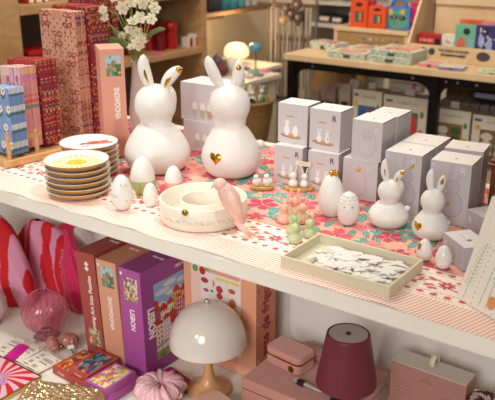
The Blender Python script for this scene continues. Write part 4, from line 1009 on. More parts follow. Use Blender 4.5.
# ================================================================ left side of the lower shelf
# circus book
def sunb(U, V):
    A = base(U, 'cf2029'); x, y = U - .076, V - .062; th = np.arctan2(y, x) + np.hypot(x, y) * 3; A[(th / (2 * PI) * 15 % 1) < .5] = rgb('e9b6c8')
    r = np.hypot(x, y); A[(r < .020 * (.7 + .3 * np.cos(th * 3)))] = rgb('b98fc4'); A[r < .006] = rgb('d8c060')
    A[(el(U, V, .100, .050, .010, .006)) | el(U, V, .106, .058, .005, .005)] = rgb('b493c8'); A[(U > .147) | (V > .1175)] = rgb('7a3f22'); return A
cbk = thing('circus_book', 'red and pink sunburst notebook with gilt edges at the lower left', 'notebook', (-1.393, .799, S + .002))
paintbox('cover', .150, .120, .011, PRINT, cbk, top=sunb, front='c9a45a', right='c9a45a', col='c9a45a', res=.0012)
MB().box(-.001, .151, -.001, .121, .0115, .0130).build('x', gold, cbk) if False else None
q = MB(); q.box(-.001, .151, .1195, .121, .0085, .0125).box(.1495, .151, -.001, .1195, .0085, .0125).build('gilt_rim', brass, cbk)
def card(label, x, y, w, d, rot, z, kind):
    o = thing('earring_card', label, 'card', (x, y, S + .0015 + z), math.radians(rot))
    def tp(U, V):
        A = base(U, 'ece3d6'); r = random.Random(kind)
        A[rect(U, V, w * .15, w * .85, d * .60, d * .78) & ((V / .0016) % 1 < .5)] = rgb('5f5a58')
        A[rect(U, V, w * .2, w * .75, d * .50, d * .535)] = rgb('3f3a3a')
        A[rect(U, V, w * .15, w * .55, d * .18, d * .36)] = rgb('d9c4c0'); A[el(U, V, w * .32, d * .28, w * .10, d * .06)] = rgb('7fae7c')
        A[rect(U, V, w * .1, w * .7, d * .08, d * .12)] = rgb('4a4444')
        for x_, y_, c_ in ((.9, .84, 'e8b84a'), (.8, .9, 'e07a8a'), (.85, .15, 'e8b84a'), (.08, .9, 'd89ac0')): A[el(U, V, w * x_, d * y_, w * .06, d * .04)] = rgb(c_)
        return A
    paintbox('card', w, d, .0014, PRINT, o, top=tp, col='ece3d6', res=.001); return o
cards_ = [('pale printed card at the far left beside the sunburst notebook', -1.445, .935, 6, .0), ('pale printed card tucked under the magenta strip', -1.392, .935, 4, .0016), ('pale printed card right of the magenta strip', -1.345, .938, -3, .0), ('pale printed card nearest the crinkled gold pouch', -1.318, .925, -2, .0034)]
cards_.insert(1, ('pale printed card behind the magenta strip', -1.400, 1.000, 6, 0))
for i, (lb, x, y, r_, z) in enumerate(cards_): card(lb, x, y, .050, .078, r_ - 1, z, i)
mg = pr('magenta_card', 'c8148a', .5, noise=.03)
ms = thing('magenta_strip', 'folded magenta card strip lying over the pale printed cards', 'card', (-1.353, .922, S + .0052), math.radians(109))
MB().add([(0, 0, 0), (.078, 0, 0), (.078, .018, .006), (0, .018, .006), (.078, .034, .001), (0, .034, .001)], [(0, 1, 2, 3), (3, 2, 4, 5)]).build('strip', mg, ms).modifiers.new('s', 'SOLIDIFY').thickness = .0012
# glass bauble on a foot
gpink = bpy.data.materials.new('pink_glass'); gpink.use_nodes = True; b = gpink.node_tree.nodes['Principled BSDF']
b.inputs['Base Color'].default_value = lin('ffd2e2') + (1,); b.inputs['Roughness'].default_value = .05; b.inputs['IOR'].default_value = 1.42; b.inputs['Transmission Weight'].default_value = 1; b.inputs['Alpha'].default_value = 1
MATS['pink_glass'] = gpink
c = Vector((-1.392, 1.060, S + .002)); bal = thing('glass_vase', 'round ribbed pink glass vase on a glass foot, in front of the striped bag', 'vase', c, face(c))
rB = .0575; zc = .070; rib_f = lambda a, z: 1 + .012 * math.cos(a * 22)
pf_ = [(rB * math.cos(t), zc + rB * .97 * math.sin(t)) for t in [-1.30 + 2.70 * k / 26 for k in range(27)]]
MB().lathe(pf_ + [(.0100, .1275), (.0085, .1275)] + [(r * .985, zc + (z - zc) * .985) for r, z in pf_[::-1]] , seg=132, rad=rib_f).build('bowl', gpink, bal, smooth=True)
MB().lathe([(.0155, .016), (.018, .012), (.032, .004), (.033, 0), (.030, 0), (.016, .010), (.013, .016)], seg=48).build('foot', gpink, bal, smooth=True)
q = MB()
for k in range(22):
    a = k * 2 * PI / 22; q.tube([(1.006 * rB * math.cos(t) * math.cos(a), 1.006 * rB * math.cos(t) * math.sin(a), zc + rB * .98 * math.sin(t)) for t in [-1.1 + 2.4 * j / 14 for j in range(15)]], .0007, 5)
q.build('ribs', pr('rose_glass_rib', 'e0607f', .2, noise=0), bal, smooth=True)
c = Vector((-1.562, 1.012, S + .002)); wb = thing('glass_vase', 'round pale pink milk glass vase cut by the left picture edge', 'vase', c, face(c))
MB().lathe([(0, 0), (.028, 0), (.03, .003), (.022, .010)] + [(.050 * math.cos(t), .056 + .050 * math.sin(t)) for t in [-1.1 + 2.5 * k / 20 for k in range(21)]] + [(.008, .110), (.006, .104)], seg=80, rad=lambda a, z: 1 + .01 * math.cos(a * 18)).build('bowl', pr('milk_glass', 'e6cfcf', .12, noise=.02, coat=.5), wb, smooth=True)
# flower ornaments
mauve = pr('mauve_ceramic', 'b5786c', .3, noise=.12, scale=120, coat=.4)
for lb, px, py, tilt, s in (('shell pink tulip ornament lying left of the fluted one', 54, 352, 1.2, 1.0), ('fluted rose ornament with a tag and a green stem, left of the red mini puzzles', 70.5, 349, .25, 1.1)):
    c = at(px, py, S); o = thing('flower_ornament', lb, 'ornament', (c.x, c.y, S + .003), face(c))
    q = MB(); q.M = Matrix.Translation((0, 0, .0205 * s)) @ Matrix.Rotation(tilt, 4, 'Y'); q.lathe([(0, -.016 * s), (.010 * s, -.015 * s), (.018 * s, -.006 * s), (.0195 * s, .003 * s), (.015 * s, .011 * s), (.006 * s, .014 * s), (0, .012 * s)], seg=64, rad=lambda a, z: .92 + .17 * abs(math.cos(a * 5))); q.build('bloom', mauve, o, smooth=True)
    if tilt < 1:
        MB().tube([(0, -.02, .010), (.004, -.022, .004), (.006, -.034, .002), (.007, -.048, .0022)], .0018, 8).build('stem', pr('stem_dark', '6a6a34', .4, noise=.1), o, smooth=True)
        MB().rbox(-.008, .008, -.0045, .0045, 0, .001, .003).build('white_tag', pr('white_tag', 'e9e6e2', .4, noise=0), o).location = (.001, -.0225, .016); o.children[-1].rotation_euler[0] = 1.2
    else: MB().lathe([(0, 0), (.0055, 0), (.0065, .004), (.004, .008), (0, .009)], seg=20).build('gold_cap', brass, o, smooth=True).location = (.019, -.006, .010)
# mini puzzles
def mini(label, x, y, rot, z, col, cols, seed, w=.0635, d=.094):
    o = thing('mini_puzzle_box', label, 'puzzle box', (x, y, z), math.radians(rot))
    def tp(U, V):
        A = base(U, col); return mosaic(U, V, .006, .007, w - .012, d - .013, cols, seed, A, 8)
    paintbox('box', w, d, .0185, PRINT, o, top=tp, col=col, res=.001)
    text('Piecely', .008, wt, o, frame((w / 2, -.0004, .0095), (1, 0, 0), (0, 0, 1)), 'side_lettering', .0002)
    return o
fire = ['d98a2e', 'b8402a', 'e6c04a', '5f6a3c', 'efe0b8', '8f3a5a']; night = ['2f4f6a', '3a8a8a', '6a3a6a', 'b85a5a', '2a3a4a', '4f9aa0', 'd88a6a']; town = ['e6d8b0', 'd9784a', '9aa05a', 'a8b8d8', 'c86a8a', 'e8b83a', 'f0e8e0']
red_ = 'b5473e'; mag = 'b0549a'; z1, z2 = S + .002, S + .002 + .0190
mini('red mini puzzle with an orange and yellow picture, lying on the shelf at the left', -1.246, .955, -3, z1, red_, fire, 1)
mini('red mini puzzle lying underneath the one with a blue night picture', -1.180, .947, -1, z1, red_, fire, 2)
mini('red mini puzzle with a blue night picture, top of its pair', -1.188, .954, -1, z2, red_, night, 3)
mini('mauve mini puzzle lying underneath the one with a town picture', -1.110, .938, 1, z1, mag, town, 4)
mini('mauve mini puzzle with a bright town picture, top of its pair', -1.117, .937, -1, z2, mag, town, 5)
# gold crinkled pouch
crk = pr('crinkled_gold', 'e3c69c', .25, .85, noise=.35, scale=120)
q = PM()
def pw(P):
    x, y = P[..., 0], P[..., 1]; e = np.clip(np.minimum(np.minimum(x, .18 - x), np.minimum(y, .12 - y)) / .018, 0, 1)
    n_ = hsh(np.round(x / .0024), np.round(y / .0024)) - .5; n2 = np.sin(x * 330 + 5 * np.sin(y * 170)) * np.sin(y * 290 + 4 * np.sin(x * 210)) * .5
    P = P.copy(); P[..., 2] = .006 + .038 * np.sqrt(np.sin(e * PI / 2)) + (.0022 * n_ + .0040 * n2) * (.3 + .7 * e); P[..., 0] += .001 * n2; return P
po = thing('gold_pouch', 'crinkled champagne gold pouch in front of the mini puzzles', 'pouch', (-1.171, .765, S + .003), math.radians(24))
q.grid((0, 0, 0), (1, 0, 0), (0, 1, 0), .18, .12, .0022, 'ffffff', pw)
tp_ = q.build('pouch_body', crk, po, smooth=False); so = tp_.modifiers.new('s', 'SOLIDIFY'); so.thickness = .004; so.offset = -1
# magenta card, scrunchie, velvet case in front
mc = thing('magenta_sleeve', 'magenta patterned card sleeve lying behind the pink scrunchie', 'card', (-1.050, 1.077, S + .0015), math.radians(-12))
def mgp(U, V):
    A = base(U, 'c2127c'); A[(((U / .006) % 1 < .12) | ((V / .006) % 1 < .12))] = rgb('98105f'); return A
paintbox('card', .105, .056, .004, PRINT, mc, top=mgp, col='b01070', res=.001)
def pinkc(U, V):
    A = base(U, 'ecb8bf'); A[np.sin(U * 40 + 3 * np.sin(V * 3)) > .5] = rgb('f3ccd0'); A[np.sin(U * 23 + 2 * V) > .85] = rgb('dc9aa6'); return A
c = Vector((-.978, 1.030, S + .009)); sc_o = tag(torus_paint('scrunchie', .031, .024, .15, pinkc, paintmat('pink_satin', .45, bump=.2), 11), 'pale pink crinkled hair scrunchie lying in front of the purple jigsaw box', 'scrunchie'); sc_o.location = c
vc = thing('velvet_case', 'rounded blush velvet case in the foreground below the mushroom lamp', 'case', (-.805, 1.000, S + .003), math.radians(-14))
MB().rbox(-.065, .075, -.06, .058, 0, .050, .02, n=6).build('case_body', pr('blush_velvet', 'dba592', .8, noise=.06, scale=40, sheen=.6), vc, bevel=.006, seg=4, smooth=False)
MB().rbox(-.0655, .0755, -.0605, .0585, .024, .0262, .02, n=6).build('zip', gold, vc)
zo = tag(torus_paint('scrunchie', .024, .013, .06, zeb, zb, 13), 'dark and pink striped hair scrunchie on a stand at the lower right corner', 'scrunchie', None)
zo.location = (-.335, 1.235, S + .122)
zs = thing('scrunchie_stand', 'plain white block carrying the striped scrunchie beside the pink gift box', 'stand', (-.345, 1.24, S + .0025))
MB().rbox(-.035, .06, -.05, .05, 0, .118, .01).build('block', white, zs, bevel=.002)
# striped bag and knotted bag
sb = paintmat('striped_canvas', .8, bump=.3)
def bagshape(name, label, cat, outl, yfun, paint, mat, zoff=S + .002, th=.05, n=110, mm=90):
    """outl: list of (z, xl, xr) silhouette rows"""
    zs_ = np.array([q[0] for q in outl]); xl = np.array([q[1] for q in outl]); xr = np.array([q[2] for q in outl])
    q = PM(); h_ = zs_[-1]
    U, V = np.meshgrid(np.linspace(0, 2, 2 * n + 1), np.linspace(0, 1, mm + 1), indexing='ij')
    z = V * h_; L_ = np.interp(z, zs_, xl); R_ = np.interp(z, zs_, xr); t = U * PI      # round the bag
    cx = (L_ + R_) / 2; hw = (R_ - L_) / 2; x = cx - hw * np.cos(t); bul = yfun(z, h_) ; y = -np.sin(t) * bul * (1 + .10 * np.sin(t * 9 + z * 20) + .05 * np.sin(t * 17 + z * 50))
    y = y + .012 * np.sin(x * 60 + z * 12) * np.sin(np.clip(t, 0, PI)); P = np.stack([x, y, z], -1); q.v.append(P.reshape(-1, 3)); i_ = np.arange(2 * n)[:, None]; j_ = np.arange(mm)[None]; a0 = i_ * (mm + 1) + j_
    q.f.append(np.stack([a0, a0 + mm + 1, a0 + mm + 2, a0 + 1], -1).reshape(-1, 4)); q.c.append(paint((x[:-1, :-1] + x[1:, 1:]) / 2, (z[:-1, :-1] + z[1:, 1:]) / 2).reshape(-1, 3)); q.n = 1
    return tag(q.build(name, mat, smooth=True), label, cat)
def stripes(k0, ph):
    def f(U, V):
        A = base(U, 'd01622'); k = ((U + .22 * V + .006 * np.sin(V * 30)) / k0 + ph) % 1; A[k < .50] = rgb('e39ab8'); return A
    return f
b1 = bagshape('striped_bag', 'red and pink striped canvas bag with a peaked top, nearest the left edge', 'bag', [(0, -.16, .105), (.06, -.165, .102), (.12, -.165, .085), (.17, -.15, .062), (.205, -.12, .035), (.232, -.09, .0), (.244, -.08, -.02)], lambda z, h: .052 * np.sqrt(np.clip(1 - (z / h) ** 2.2, .004, 1)), stripes(.058, .55), sb)
b1.location = (-1.660, 1.150, S + .002)
b2 = bagshape('striped_bag', 'red and pink striped canvas bag slumped behind the glass vase', 'bag', [(0, -.16, .105), (.05, -.16, .108), (.10, -.16, .104), (.135, -.15, .085), (.160, -.13, .050), (.178, -.11, .015), (.192, -.09, -.02), (.196, -.07, -.04)], lambda z, h: .045 * np.sqrt(np.clip(1 - (z / h) ** 2.2, .004, 1)), stripes(.060, .45), sb)
b2.location = (-1.580, 1.262, S + .002)
kv = pr('raspberry_velvet', 'cf1052', .6, noise=.12, scale=50, sheen=.4, bump=.3)
kb = thing('knotted_bag', 'raspberry velvet bag with a narrow gathered neck beside the brick red box', 'bag', (-1.430, 1.225, S + .002), 0)
q = MB(); q.lathe([(0, 0), (.050, .0), (.056, .03), (.050, .09), (.040, .13), (.030, .155), (.017, .172)], seg=72, rad=lambda a, z: 1 + .07 * math.sin(a * 9 + z * 30)); q.v = [(x * .9 - (z) * .22, y * .8, z) for x, y, z in q.v]; q.build('bag_body', kv, kb, smooth=True)
q = MB(); q.lathe([(.017, .168), (.013, .185), (.012, .198), (.015, .212), (.024, .224), (.025, .226), (.021, .224), (.009, .21), (0, .20)], seg=48, rad=lambda a, z: 1 + .10 * math.sin(a * 7)); q.v = [(x - z * .22, y, z) for x, y, z in q.v]; q.build('gathered_neck', kv, kb, smooth=True)
lg_ = MB()
for k in range(6): lg_.tube([(-.048 + .002 * (k % 2), -.024 - .003 * k, .165 - k * .008), (-.040 + .003 * (k % 3), -.026 - .003 * k, .163 - k * .008)], .0008, 5)
lg_.build('silver_lettering', pr('silver_ink', 'e8c8d4', .3, .3, noise=0), kb)
# ================================================================ background, left: pine shelving
ps = thing('pine_shelving', 'rustic pine shelf unit along the left wall holding red tableware', 'shelf unit', (0, 0, 0))
dkb = pr('slate_panel', '6a5f5a', .8, noise=.05)
MB().box(-3.0, -2.6, 1.88, 2.01, 0, 2.3).build('post', pine, ps, bevel=.006)
MB().box(-3.0, -2.6, 3.19, 3.23, 0, 2.3).build('side_panel', pine, ps, bevel=.004)
for z0, z1 in ((.822, .853), (1.118, 1.16), (.35, .385), (1.55, 1.585)): MB().box(-3.0, -2.60, 2.01, 3.19, z0, z1).build('shelf_board', pine, ps, bevel=.003)
MB().box(-3.03, -3.0, 1.88, 3.23, .0, 2.3).build('back_panel', dkb, ps)
redm = pr('red_enamel', 'b3121c', .25, noise=.04, coat=.5); dred = pr('dark_red_enamel', '7a1018', .35, noise=.05)
def canister(label, px, py, r, h, m, dome=.3, X=-2.70, z=.854, cap=None):
    p = atX(px, py, X); o = thing('canister', label, 'canister', (X, p.y, z))
    MB().lathe([(0, 0), (r * .86, 0), (r * .88, .004), (r * .88, h * .62), (0, h * .62)], seg=40).build('body', m, o, smooth=False)
    MB().lathe([(0, h * .62), (r, h * .62), (r, h * .82)] + [(r * math.cos(t), h * .82 + h * .18 * math.sin(t)) for t in [PI / 2 * k / 8 for k in range(1, 9)]], seg=40).build('lid', cap or m, o, smooth=True)
canister('red enamel canister with a domed lid, standing nearest the small cartons', 171, 40, .036, .148, redm)
canister('dark red canister left of the domed red one', 160.5, 45, .030, .135, dred)
canister('tall red flask behind the vase blossoms on the pine shelf', 149, 45, .030, .178, redm, X=-2.76)
canister('dark red canister at the far left of the tableware', 141, 45, .030, .15, dred, X=-2.80)
canister('small dark red jar half hidden behind the vase', 130, 50, .030, .11, dred, X=-2.72)
for lb, px in (('small white and red candle carton, left one', 187.5), ('small white and red candle carton, right one', 193.5)):
    p = atX(px, 48, -2.66); o = thing('candle_carton', lb, 'box', (-2.66, p.y, .8545)); MB().box(-.02, .02, -.024, .024, 0, .052 if px < 190 else .066).build('box', pr('white_card', 'e9e2da', .6, noise=.02), o)
    MB().box(.0202, .0212, -.002, .02, .004, .048).build('red_panel', redm, o)
p = atX(160.5, 52, -2.605); o = thing('price_tag', 'small pink price tag lying on the pine shelf edge', 'price tag', (-2.64, p.y, .8545)); MB().box(-.02, .03, -.028, .028, 0, .004).build('tag', pr('hot_pink', 'e65aa8', .6, noise=0), o, bevel=.001)
p = atX(31, 54, -2.68); o = thing('red_case', 'red case with a rounded lid on the pine shelf, behind the striped gift bags', 'case', (-2.70, p.y, .8545)); MB().rbox(-.07, .07, -.05, .12, 0, .085, .02).build('case_body', redm, o, bevel=.01); MB().rbox(-.072, .072, -.052, .122, .087, .112, .02).build('lid', redm, o, bevel=.008)
p = atX(22, 3, -2.66)
for i, (c_, w_) in enumerate((('c8442a', .03), ('d9782e', .035), ('b83a2a', .028))):
    o = thing('spine_book', ('orange red book', 'orange book', 'brick book')[i] + ' standing on the upper pine shelf', 'book', (-2.68, 2.09 + i * .040, 1.161)); MB().box(-.08, .06, -w_ / 2, w_ / 2, 0, .17).build('cover', pr('cover%d' % i, c_, .6), o, bevel=.002); MB().box(-.078, .061, -w_ / 2 + .004, w_ / 2 - .004, .003, .168).build('pages', pr('pages', 'efe6d6', .8), o)
# ledge beyond the pine unit with blue things
lw = wood('ledge_wood', '8a6a48', '6f5236', (3, 9, 3), .6)
lg2 = thing('wall_ledge', 'wooden wall ledge above the glowing lamp', 'ledge', (0, 0, 0)); MB().box(-3.04, -2.72, 3.26, 4.14, .985, 1.006).build('board', lw, lg2); MB().box(-3.03, -3.00, 3.3, 3.9, .92, .985).build('bracket', lw, lg2)
for i, (px, r_, c_) in enumerate(((210, .035, '2a3040'), (216, .03, '3a3440'), (224, .035, '2f7f8f'), (232, .035, '3a9aa8'), (240, .03, '58a8b0'), (247, .022, 'cfc8c0'), (254, .022, 'd8d0c8'))):
    p = atX(px, 8, -2.80); o = thing('storage_jar', ['dark blue jar leftmost on the wall ledge', 'dark jar second on the wall ledge', 'teal jar on the wall ledge', 'turquoise jar on the wall ledge', 'pale turquoise jar on the wall ledge', 'small white jar on the wall ledge', 'small cream jar at the right end of the wall ledge'][i], 'jar', (-2.80, p.y, 1.0065))
    MB().lathe([(0, 0), (r_ * .9, 0), (r_, .006), (r_, .06), (r_ * .8, .072), (r_ * .8, .078), (0, .078)], seg=28).build('jar_body', pr('jar%d' % i, c_, .3, noise=.05, coat=.4), o, smooth=False); MB().lathe([(0, .078), (r_ * .86, .078), (r_ * .86, .09), (0, .092)], seg=28).build('lid', pr('jarlid', '5a4a40', .5), o)
# white counter with lamps
wc = thing('side_counter', 'white side counter carrying the glowing lamp and trinkets', 'counter', (0, 0, 0))
wl = pr('cream_laminate', 'e9e0d0', .5, noise=.02)
MB().prism([(-3.02, 3.26), (-2.57, 3.26), (-2.57, 3.10), (-2.28, 3.10), (-2.28, 3.48), (-2.45, 3.50), (-2.45, 3.76), (-3.02, 3.76)], .675, .70).build('counter_top', wl, wc, bevel=.002); MB().box(-2.37, -2.30, 3.40, 3.46, 0, .675).build('leg_panel', wl, wc); MB().box(-3.02, -2.95, 3.32, 3.7, 0, .675).build('rear_panel', wl, wc)
glow = pr('glowing_shade', 'ffdca6', .5, noise=0, emit=1.1); 
p = at(236.5, 64.5, .70); gl_ = thing('glowing_lamp', 'glowing white mushroom lamp on the side counter', 'lamp', (p.x, p.y, .7005))
MB().lathe([(0, 0), (.05, 0), (.05, .006), (.014, .012), (.014, .06), (0, .06)], seg=32).build('base', wl, gl_, smooth=False)
MB().lathe([(0, .040), (.055, .042), (.072, .055), (.074, .075), (.068, .098), (.050, .116), (.028, .124), (0, .126)], seg=40).build('glowing_shade', glow, gl_, smooth=True)
pl = bpy.data.lights.new('lamp_bulb', 'POINT'); pl.energy = 5; pl.color = (1, .72, .38); pl.shadow_soft_size = .06; plo = link('lamp_bulb', pl); plo.location = (p.x, p.y, .91)
p = at(255.5, 70.5, .70); b3 = thing('blue_lamp', 'small blue mushroom lamp on a thin grey stem', 'lamp', (p.x, p.y, .7005))
blue = pr('sky_blue_lacquer', '4f9fc0', .3, noise=.03, coat=.4)
MB().lathe([(0, 0), (.034, 0), (.034, .004), (.005, .008), (.005, .13), (0, .13)], seg=28).build('stand', pr('grey_metal', '9a9694', .3, .8, noise=0), b3, smooth=False)
MB().lathe([(0, .112), (.032, .112), (.035, .116), (.035, .134), (.030, .148), (.014, .154), (0, .155)], seg=32).build('shade', blue, b3, smooth=True)
tr = random.Random(21)
CL = [('5a3f4a', 'plum'), ('4a4458', 'slate blue'), ('8a6a5a', 'tan'), ('3f3a44', 'charcoal'), ('6a3a3a', 'maroon'), ('7a6a8a', 'lilac grey')]
for i, (px, py) in enumerate(((213, 64), (218, 60), (226, 66), (231, 64), (221, 70), (211, 72))):
    c = at(px, py + 6, .70); o = thing('woven_pouch', CL[i][1] + ' patterned pouch in the heap left of the glowing lamp', 'pouch', (c.x, c.y, .7015), tr.uniform(0, 3)); 
    q = MB(); q.ell((0, 0, .030), (.042, .034, .032), 20, 12); q.v = [(x, y, max(0, z) * (1 + .15 * math.sin(x * 120) * math.sin(y * 90))) for x, y, z in q.v]; q.build('pouch_body', pr('pouch%d' % i, CL[i][0], .8, noise=.4, scale=90), o, smooth=True); MB().tube([(-.03, 0, .064), (0, .004, .071), (.03, 0, .064)], .003, 6).build('strap', pr('strap', '4a4040', .7), o, smooth=True)
for i, (px, py, c_, s_) in enumerate(((243, 76, 'e65a9a', .02), (249, 78, 'd9cfc8', .018), (252, 73, '8ab0a8', .02), (258, 76, '6f8a8a', .022), (264, 72, 'e48ab8', .02), (246, 70, '4a5a8a', .018), (240, 82, '9ac0c8', .018))):
    c = at(px, py, .70); o = thing('trinket_dish', ['hot pink', 'pale', 'grey green', 'slate green', 'light pink', 'navy', 'pale blue'][i] + ' trinket on the white side counter', 'trinket', (c.x, c.y, .7012)); MB().rbox(-s_ * 1.3, s_ * 1.3, -s_, s_, 0, .012, s_ * .4).build('dish', pr('trk%d' % i, c_, .5), o, bevel=.002); MB().ell((0, 0, .014), (s_ * .6, s_ * .5, .006), 12, 8).build('filling', pr('trf%d' % i, c_, .7, noise=.3), o, smooth=True)
c = at(243.5, 75, .70); o = thing('white_tumbler', 'white ceramic tumbler right of the large bunny\'s ear', 'tumbler', (c.x - .05, c.y - .03, .7012)); MB().lathe([(0, 0), (.026, 0), (.03, .09), (.027, .09), (.024, .006), (0, .006)], seg=32).build('cup', wl, o, smooth=True)
# basket with white figures
wk = wood('wicker', 'b08a5a', '7a5a36', (40, 40, 70), .8)
c = at(259, 120, .40); bk = thing('wicker_basket', 'wicker basket on a dark wire stand holding white figurines and greenery', 'basket', (-2.22, 3.08, 0), math.radians(30)); bk.scale = (1.05, 1.05, 1.09)
q = MB(); q.lathe([(.085, .36), (.10, .40), (.118, .50), (.125, .57), (.131, .575), (.125, .585), (.112, .57), (.104, .50), (.086, .40), (0, .38)], seg=64, rad=lambda a, z: 1 + .012 * math.sin(a * 40 + z * 300)); q.build('basket_body', wk, bk, smooth=True)
q = MB()
for a in range(8):
    t = a * PI / 4; q.tube([(.11 * math.cos(t), .11 * math.sin(t), .0), (.115 * math.cos(t), .115 * math.sin(t), .36)], .004, 6)
for z in (.02, .2, .355): q.tube([(.115 * math.cos(t), .115 * math.sin(t), z) for t in [k * PI / 12 for k in range(25)]], .004, 6)
q.build('wire_stand', black, bk)
q = MB(); q.lathe([(0, .03), (.10, .03), (.104, .33), (0, .34)], seg=32); q.build('dark_filling', pr('dark_wicker', '3f3226', .9, noise=.5, scale=80), bk)
for k in range(7):
    t = k * .9; r_ = .03 + .045 * (k % 2); o = thing('white_figurine', 'small white figurine in the wicker basket', 'figurine', Vector((-2.22, 3.08, .640)) + Vector((r_ * math.cos(t), r_ * math.sin(t), -.04)), t, 'white figurines in the wicker basket')
    q = MB(); q.ell((0, 0, .03), (.02, .016, .03), 14, 8); q.ell((0, 0, .068), (.013, .013, .014), 12, 8); q.tube([(.004, 0, .075), (.010, 0, .10)], .003, 6); q.tube([(-.004, 0, .075), (-.009, 0, .10)], .003, 6); q.build('figure', porc, o, smooth=True)
q = MB()
for k in range(26):
    t = k * 2.4; r_ = .02 + .08 * ((k * .37) % 1); q.M = Matrix.Translation((-2.22 + r_ * math.cos(t), 3.08 + r_ * math.sin(t), .628)) @ Matrix.Rotation(k, 4, 'Z') @ Matrix.Rotation(.7, 4, 'Y'); q.ell((0, 0, .015), (.004, .010, .026), 8, 5)
tag(q.build('basket_greenery', lg, smooth=True), 'green leaves filling the wicker basket', 'greenery')['kind'] = 'stuff'
cl_ = thing('grey_scarf', 'blue grey cloth draped over the basket rim', 'scarf', (-2.345, 3.035, .50), 0)
q = MB(); q.loft([(.02, 0, .10), (-.01, -.02, .06), (.0, -.035, 0), (.02, -.04, -.06)], [.02, .035, .04, .03], [.006, .01, .012, .006], (0, -1, .2), 14); q.build('cloth', pr('grey_blue_cloth', '7a8a98', .9, noise=.15, scale=40), cl_, smooth=True)
# hanging stand with lanterns and straps
hr = thing('hanging_rack', 'grey metal rack hung with dark straps and strings in front of the rear wall', 'rack', (0, 0, 0))
dm = pr('grey_steel', '8a8482', .4, .7, noise=.05)
q = MB()
for x in (-2.60, -2.30): MB().tube([(x, 3.88, 0), (x, 3.88, 1.45)], .008, 8).build('frame_post', dm, hr)
for z in (1.02, .82, .45): MB().box(-2.61, -2.29, 3.865, 3.895, z, z + .02).build('cross_bar', lw, hr)
hgr = random.Random(9)
strapm = [pr('strap_dark', '5a504c', .7, noise=.2), pr('strap_grey', '9a928c', .7, noise=.2), pr('strap_taupe', '7a6e66', .7, noise=.2)]
for k in range(42):
    x = -2.59 + (k % 21) * .0140; L_ = hgr.uniform(.28, .42); z0 = (.84 if k < 21 else 1.02) if k % 4 else .47; o = thing('hanging_strap', 'thin hanging strap on the grey metal rack', 'strap', (x, 3.845 - .012 * (k % 2) - .03 * (k > 20), z0), 0, 'thin straps hung on the grey rack')
    MB().box(-.0045, .0045, -.003, .003, -L_, 0).tube([(0, 0, 0), (0, .02 , .02), (0, .045, .01)], .002, 6).build('strap', strapm[k % 3], o)
for i, (px, py, c_, s_) in enumerate(((291, 13, '4a3a3a', .05), (298, 17, '3f3438', .055), (286, 8, '4a4040', .04), (283, 20, 'b08a5c', .03), (297, 4, '584448', .045))):
    p = atY(px, py, 3.80 - .02 * i); o = thing('hanging_pendant', ['dark heart shaped hanging ornament', 'large dark diamond shaped hanging ornament with a pale centre', 'dark hanging ornament at the top left of the rack', 'tan hanging heart below the dark ones', 'plum hanging ornament at the top of the rack'][i], 'ornament', p)
    MB().plate([(0, -s_), (s_ * .8, 0), (s_ * .45, s_ * .7), (0, s_ * .45), (-s_ * .45, s_ * .7), (-s_ * .8, 0)], -.008, .016).build('body', pr('pend%d' % i, c_, .7, noise=.2), o, bevel=.004); MB().tube([(0, 0, s_ * .45), (0, .01, s_ * .45 + .08)], .0015, 6).ell((0, -.010, 0), (s_ * .25, .003, s_ * .25), 12, 6).build('cord', pr('cord', 'b89a90', .7), o)
for k in range(9):
    x = -2.165 + k * .0265; o = thing('hanging_strap', 'pale strip hanging under the rear table end', 'strap', (x + 0.0, 3.69, .74), 0, 'pale strips behind the rear table leg'); MB().box(-.006, .006, -.002, .002, -.36, 0).tube([(0, 0, 0), (0, .01, .012)], .002, 6).build('strip', pr('strip%d' % (k % 3), ('c8beb0', '8a8078', 'a8988a')[k % 3], .7, noise=.2), o)
o = thing('strip_rail', 'thin wooden rail carrying pale strips behind the rear table leg', 'rail', (0, 0, 0)); MB().box(-2.20, -1.92, 3.685, 3.71, .752, .768).build('bar', lw, o)
for x in (-2.19, -1.93): MB().tube([(x, 3.70, 0), (x, 3.70, .755)], .006, 6).build('upright', dm, o)
# white bookcase
wbk = thing('white_bookcase', 'white bookcase against the rear wall', 'bookcase', (0, 0, 0)); wbm = pr('greyed_white', 'cfc7bc', .6, noise=.02)
for x in (-2.50, -1.95): MB().box(x, x + .03, 4.10, 4.45, 0, 1.7).build('side', wbm, wbk)
for z in (.02, .40, .885, 1.02, 1.3): MB().box(-2.47, -1.95, 4.10, 4.43, z, z + .022).build('shelf', wbm, wbk)
MB().box(-2.47, -1.95, 4.43, 4.45, 0, 1.7).build('back', pr('bookcase_back', 'b8afa4', .8), wbk)
for i, (x, w_, h_, c_) in enumerate(((-2.40, .10, .05, '1e1c20'), (-2.31, .09, .045, '28242a'), (-2.21, .04, .075, 'cfc8c0'), (-2.15, .045, .07, 'a89c94'), (-2.09, .04, .07, 'c8beb4'), (-2.03, .05, .06, '2a2628'))):
    o = thing('stored_item', ['black folded pouch at the left of the bookcase shelf', 'charcoal folded pouch on the bookcase shelf', 'white small carton on the bookcase shelf', 'grey small carton on the bookcase shelf', 'cream small carton on the bookcase shelf', 'dark pouch at the right of the bookcase shelf'][i], 'box' if 1 < i < 5 else 'pouch', (x, 4.18, .908)); MB().rbox(-w_ / 2, w_ / 2, -.04, .06, 0, h_, .008).build('body', pr('st%d' % i, c_, .7), o, bevel=.005); MB().box(-w_ / 3, w_ / 3, -.0415, -.0402, h_ * .25, h_ * .75).build('label', pr('stl%d' % i, 'd8d0c8' if i < 2 else '8a7a78', .7), o)
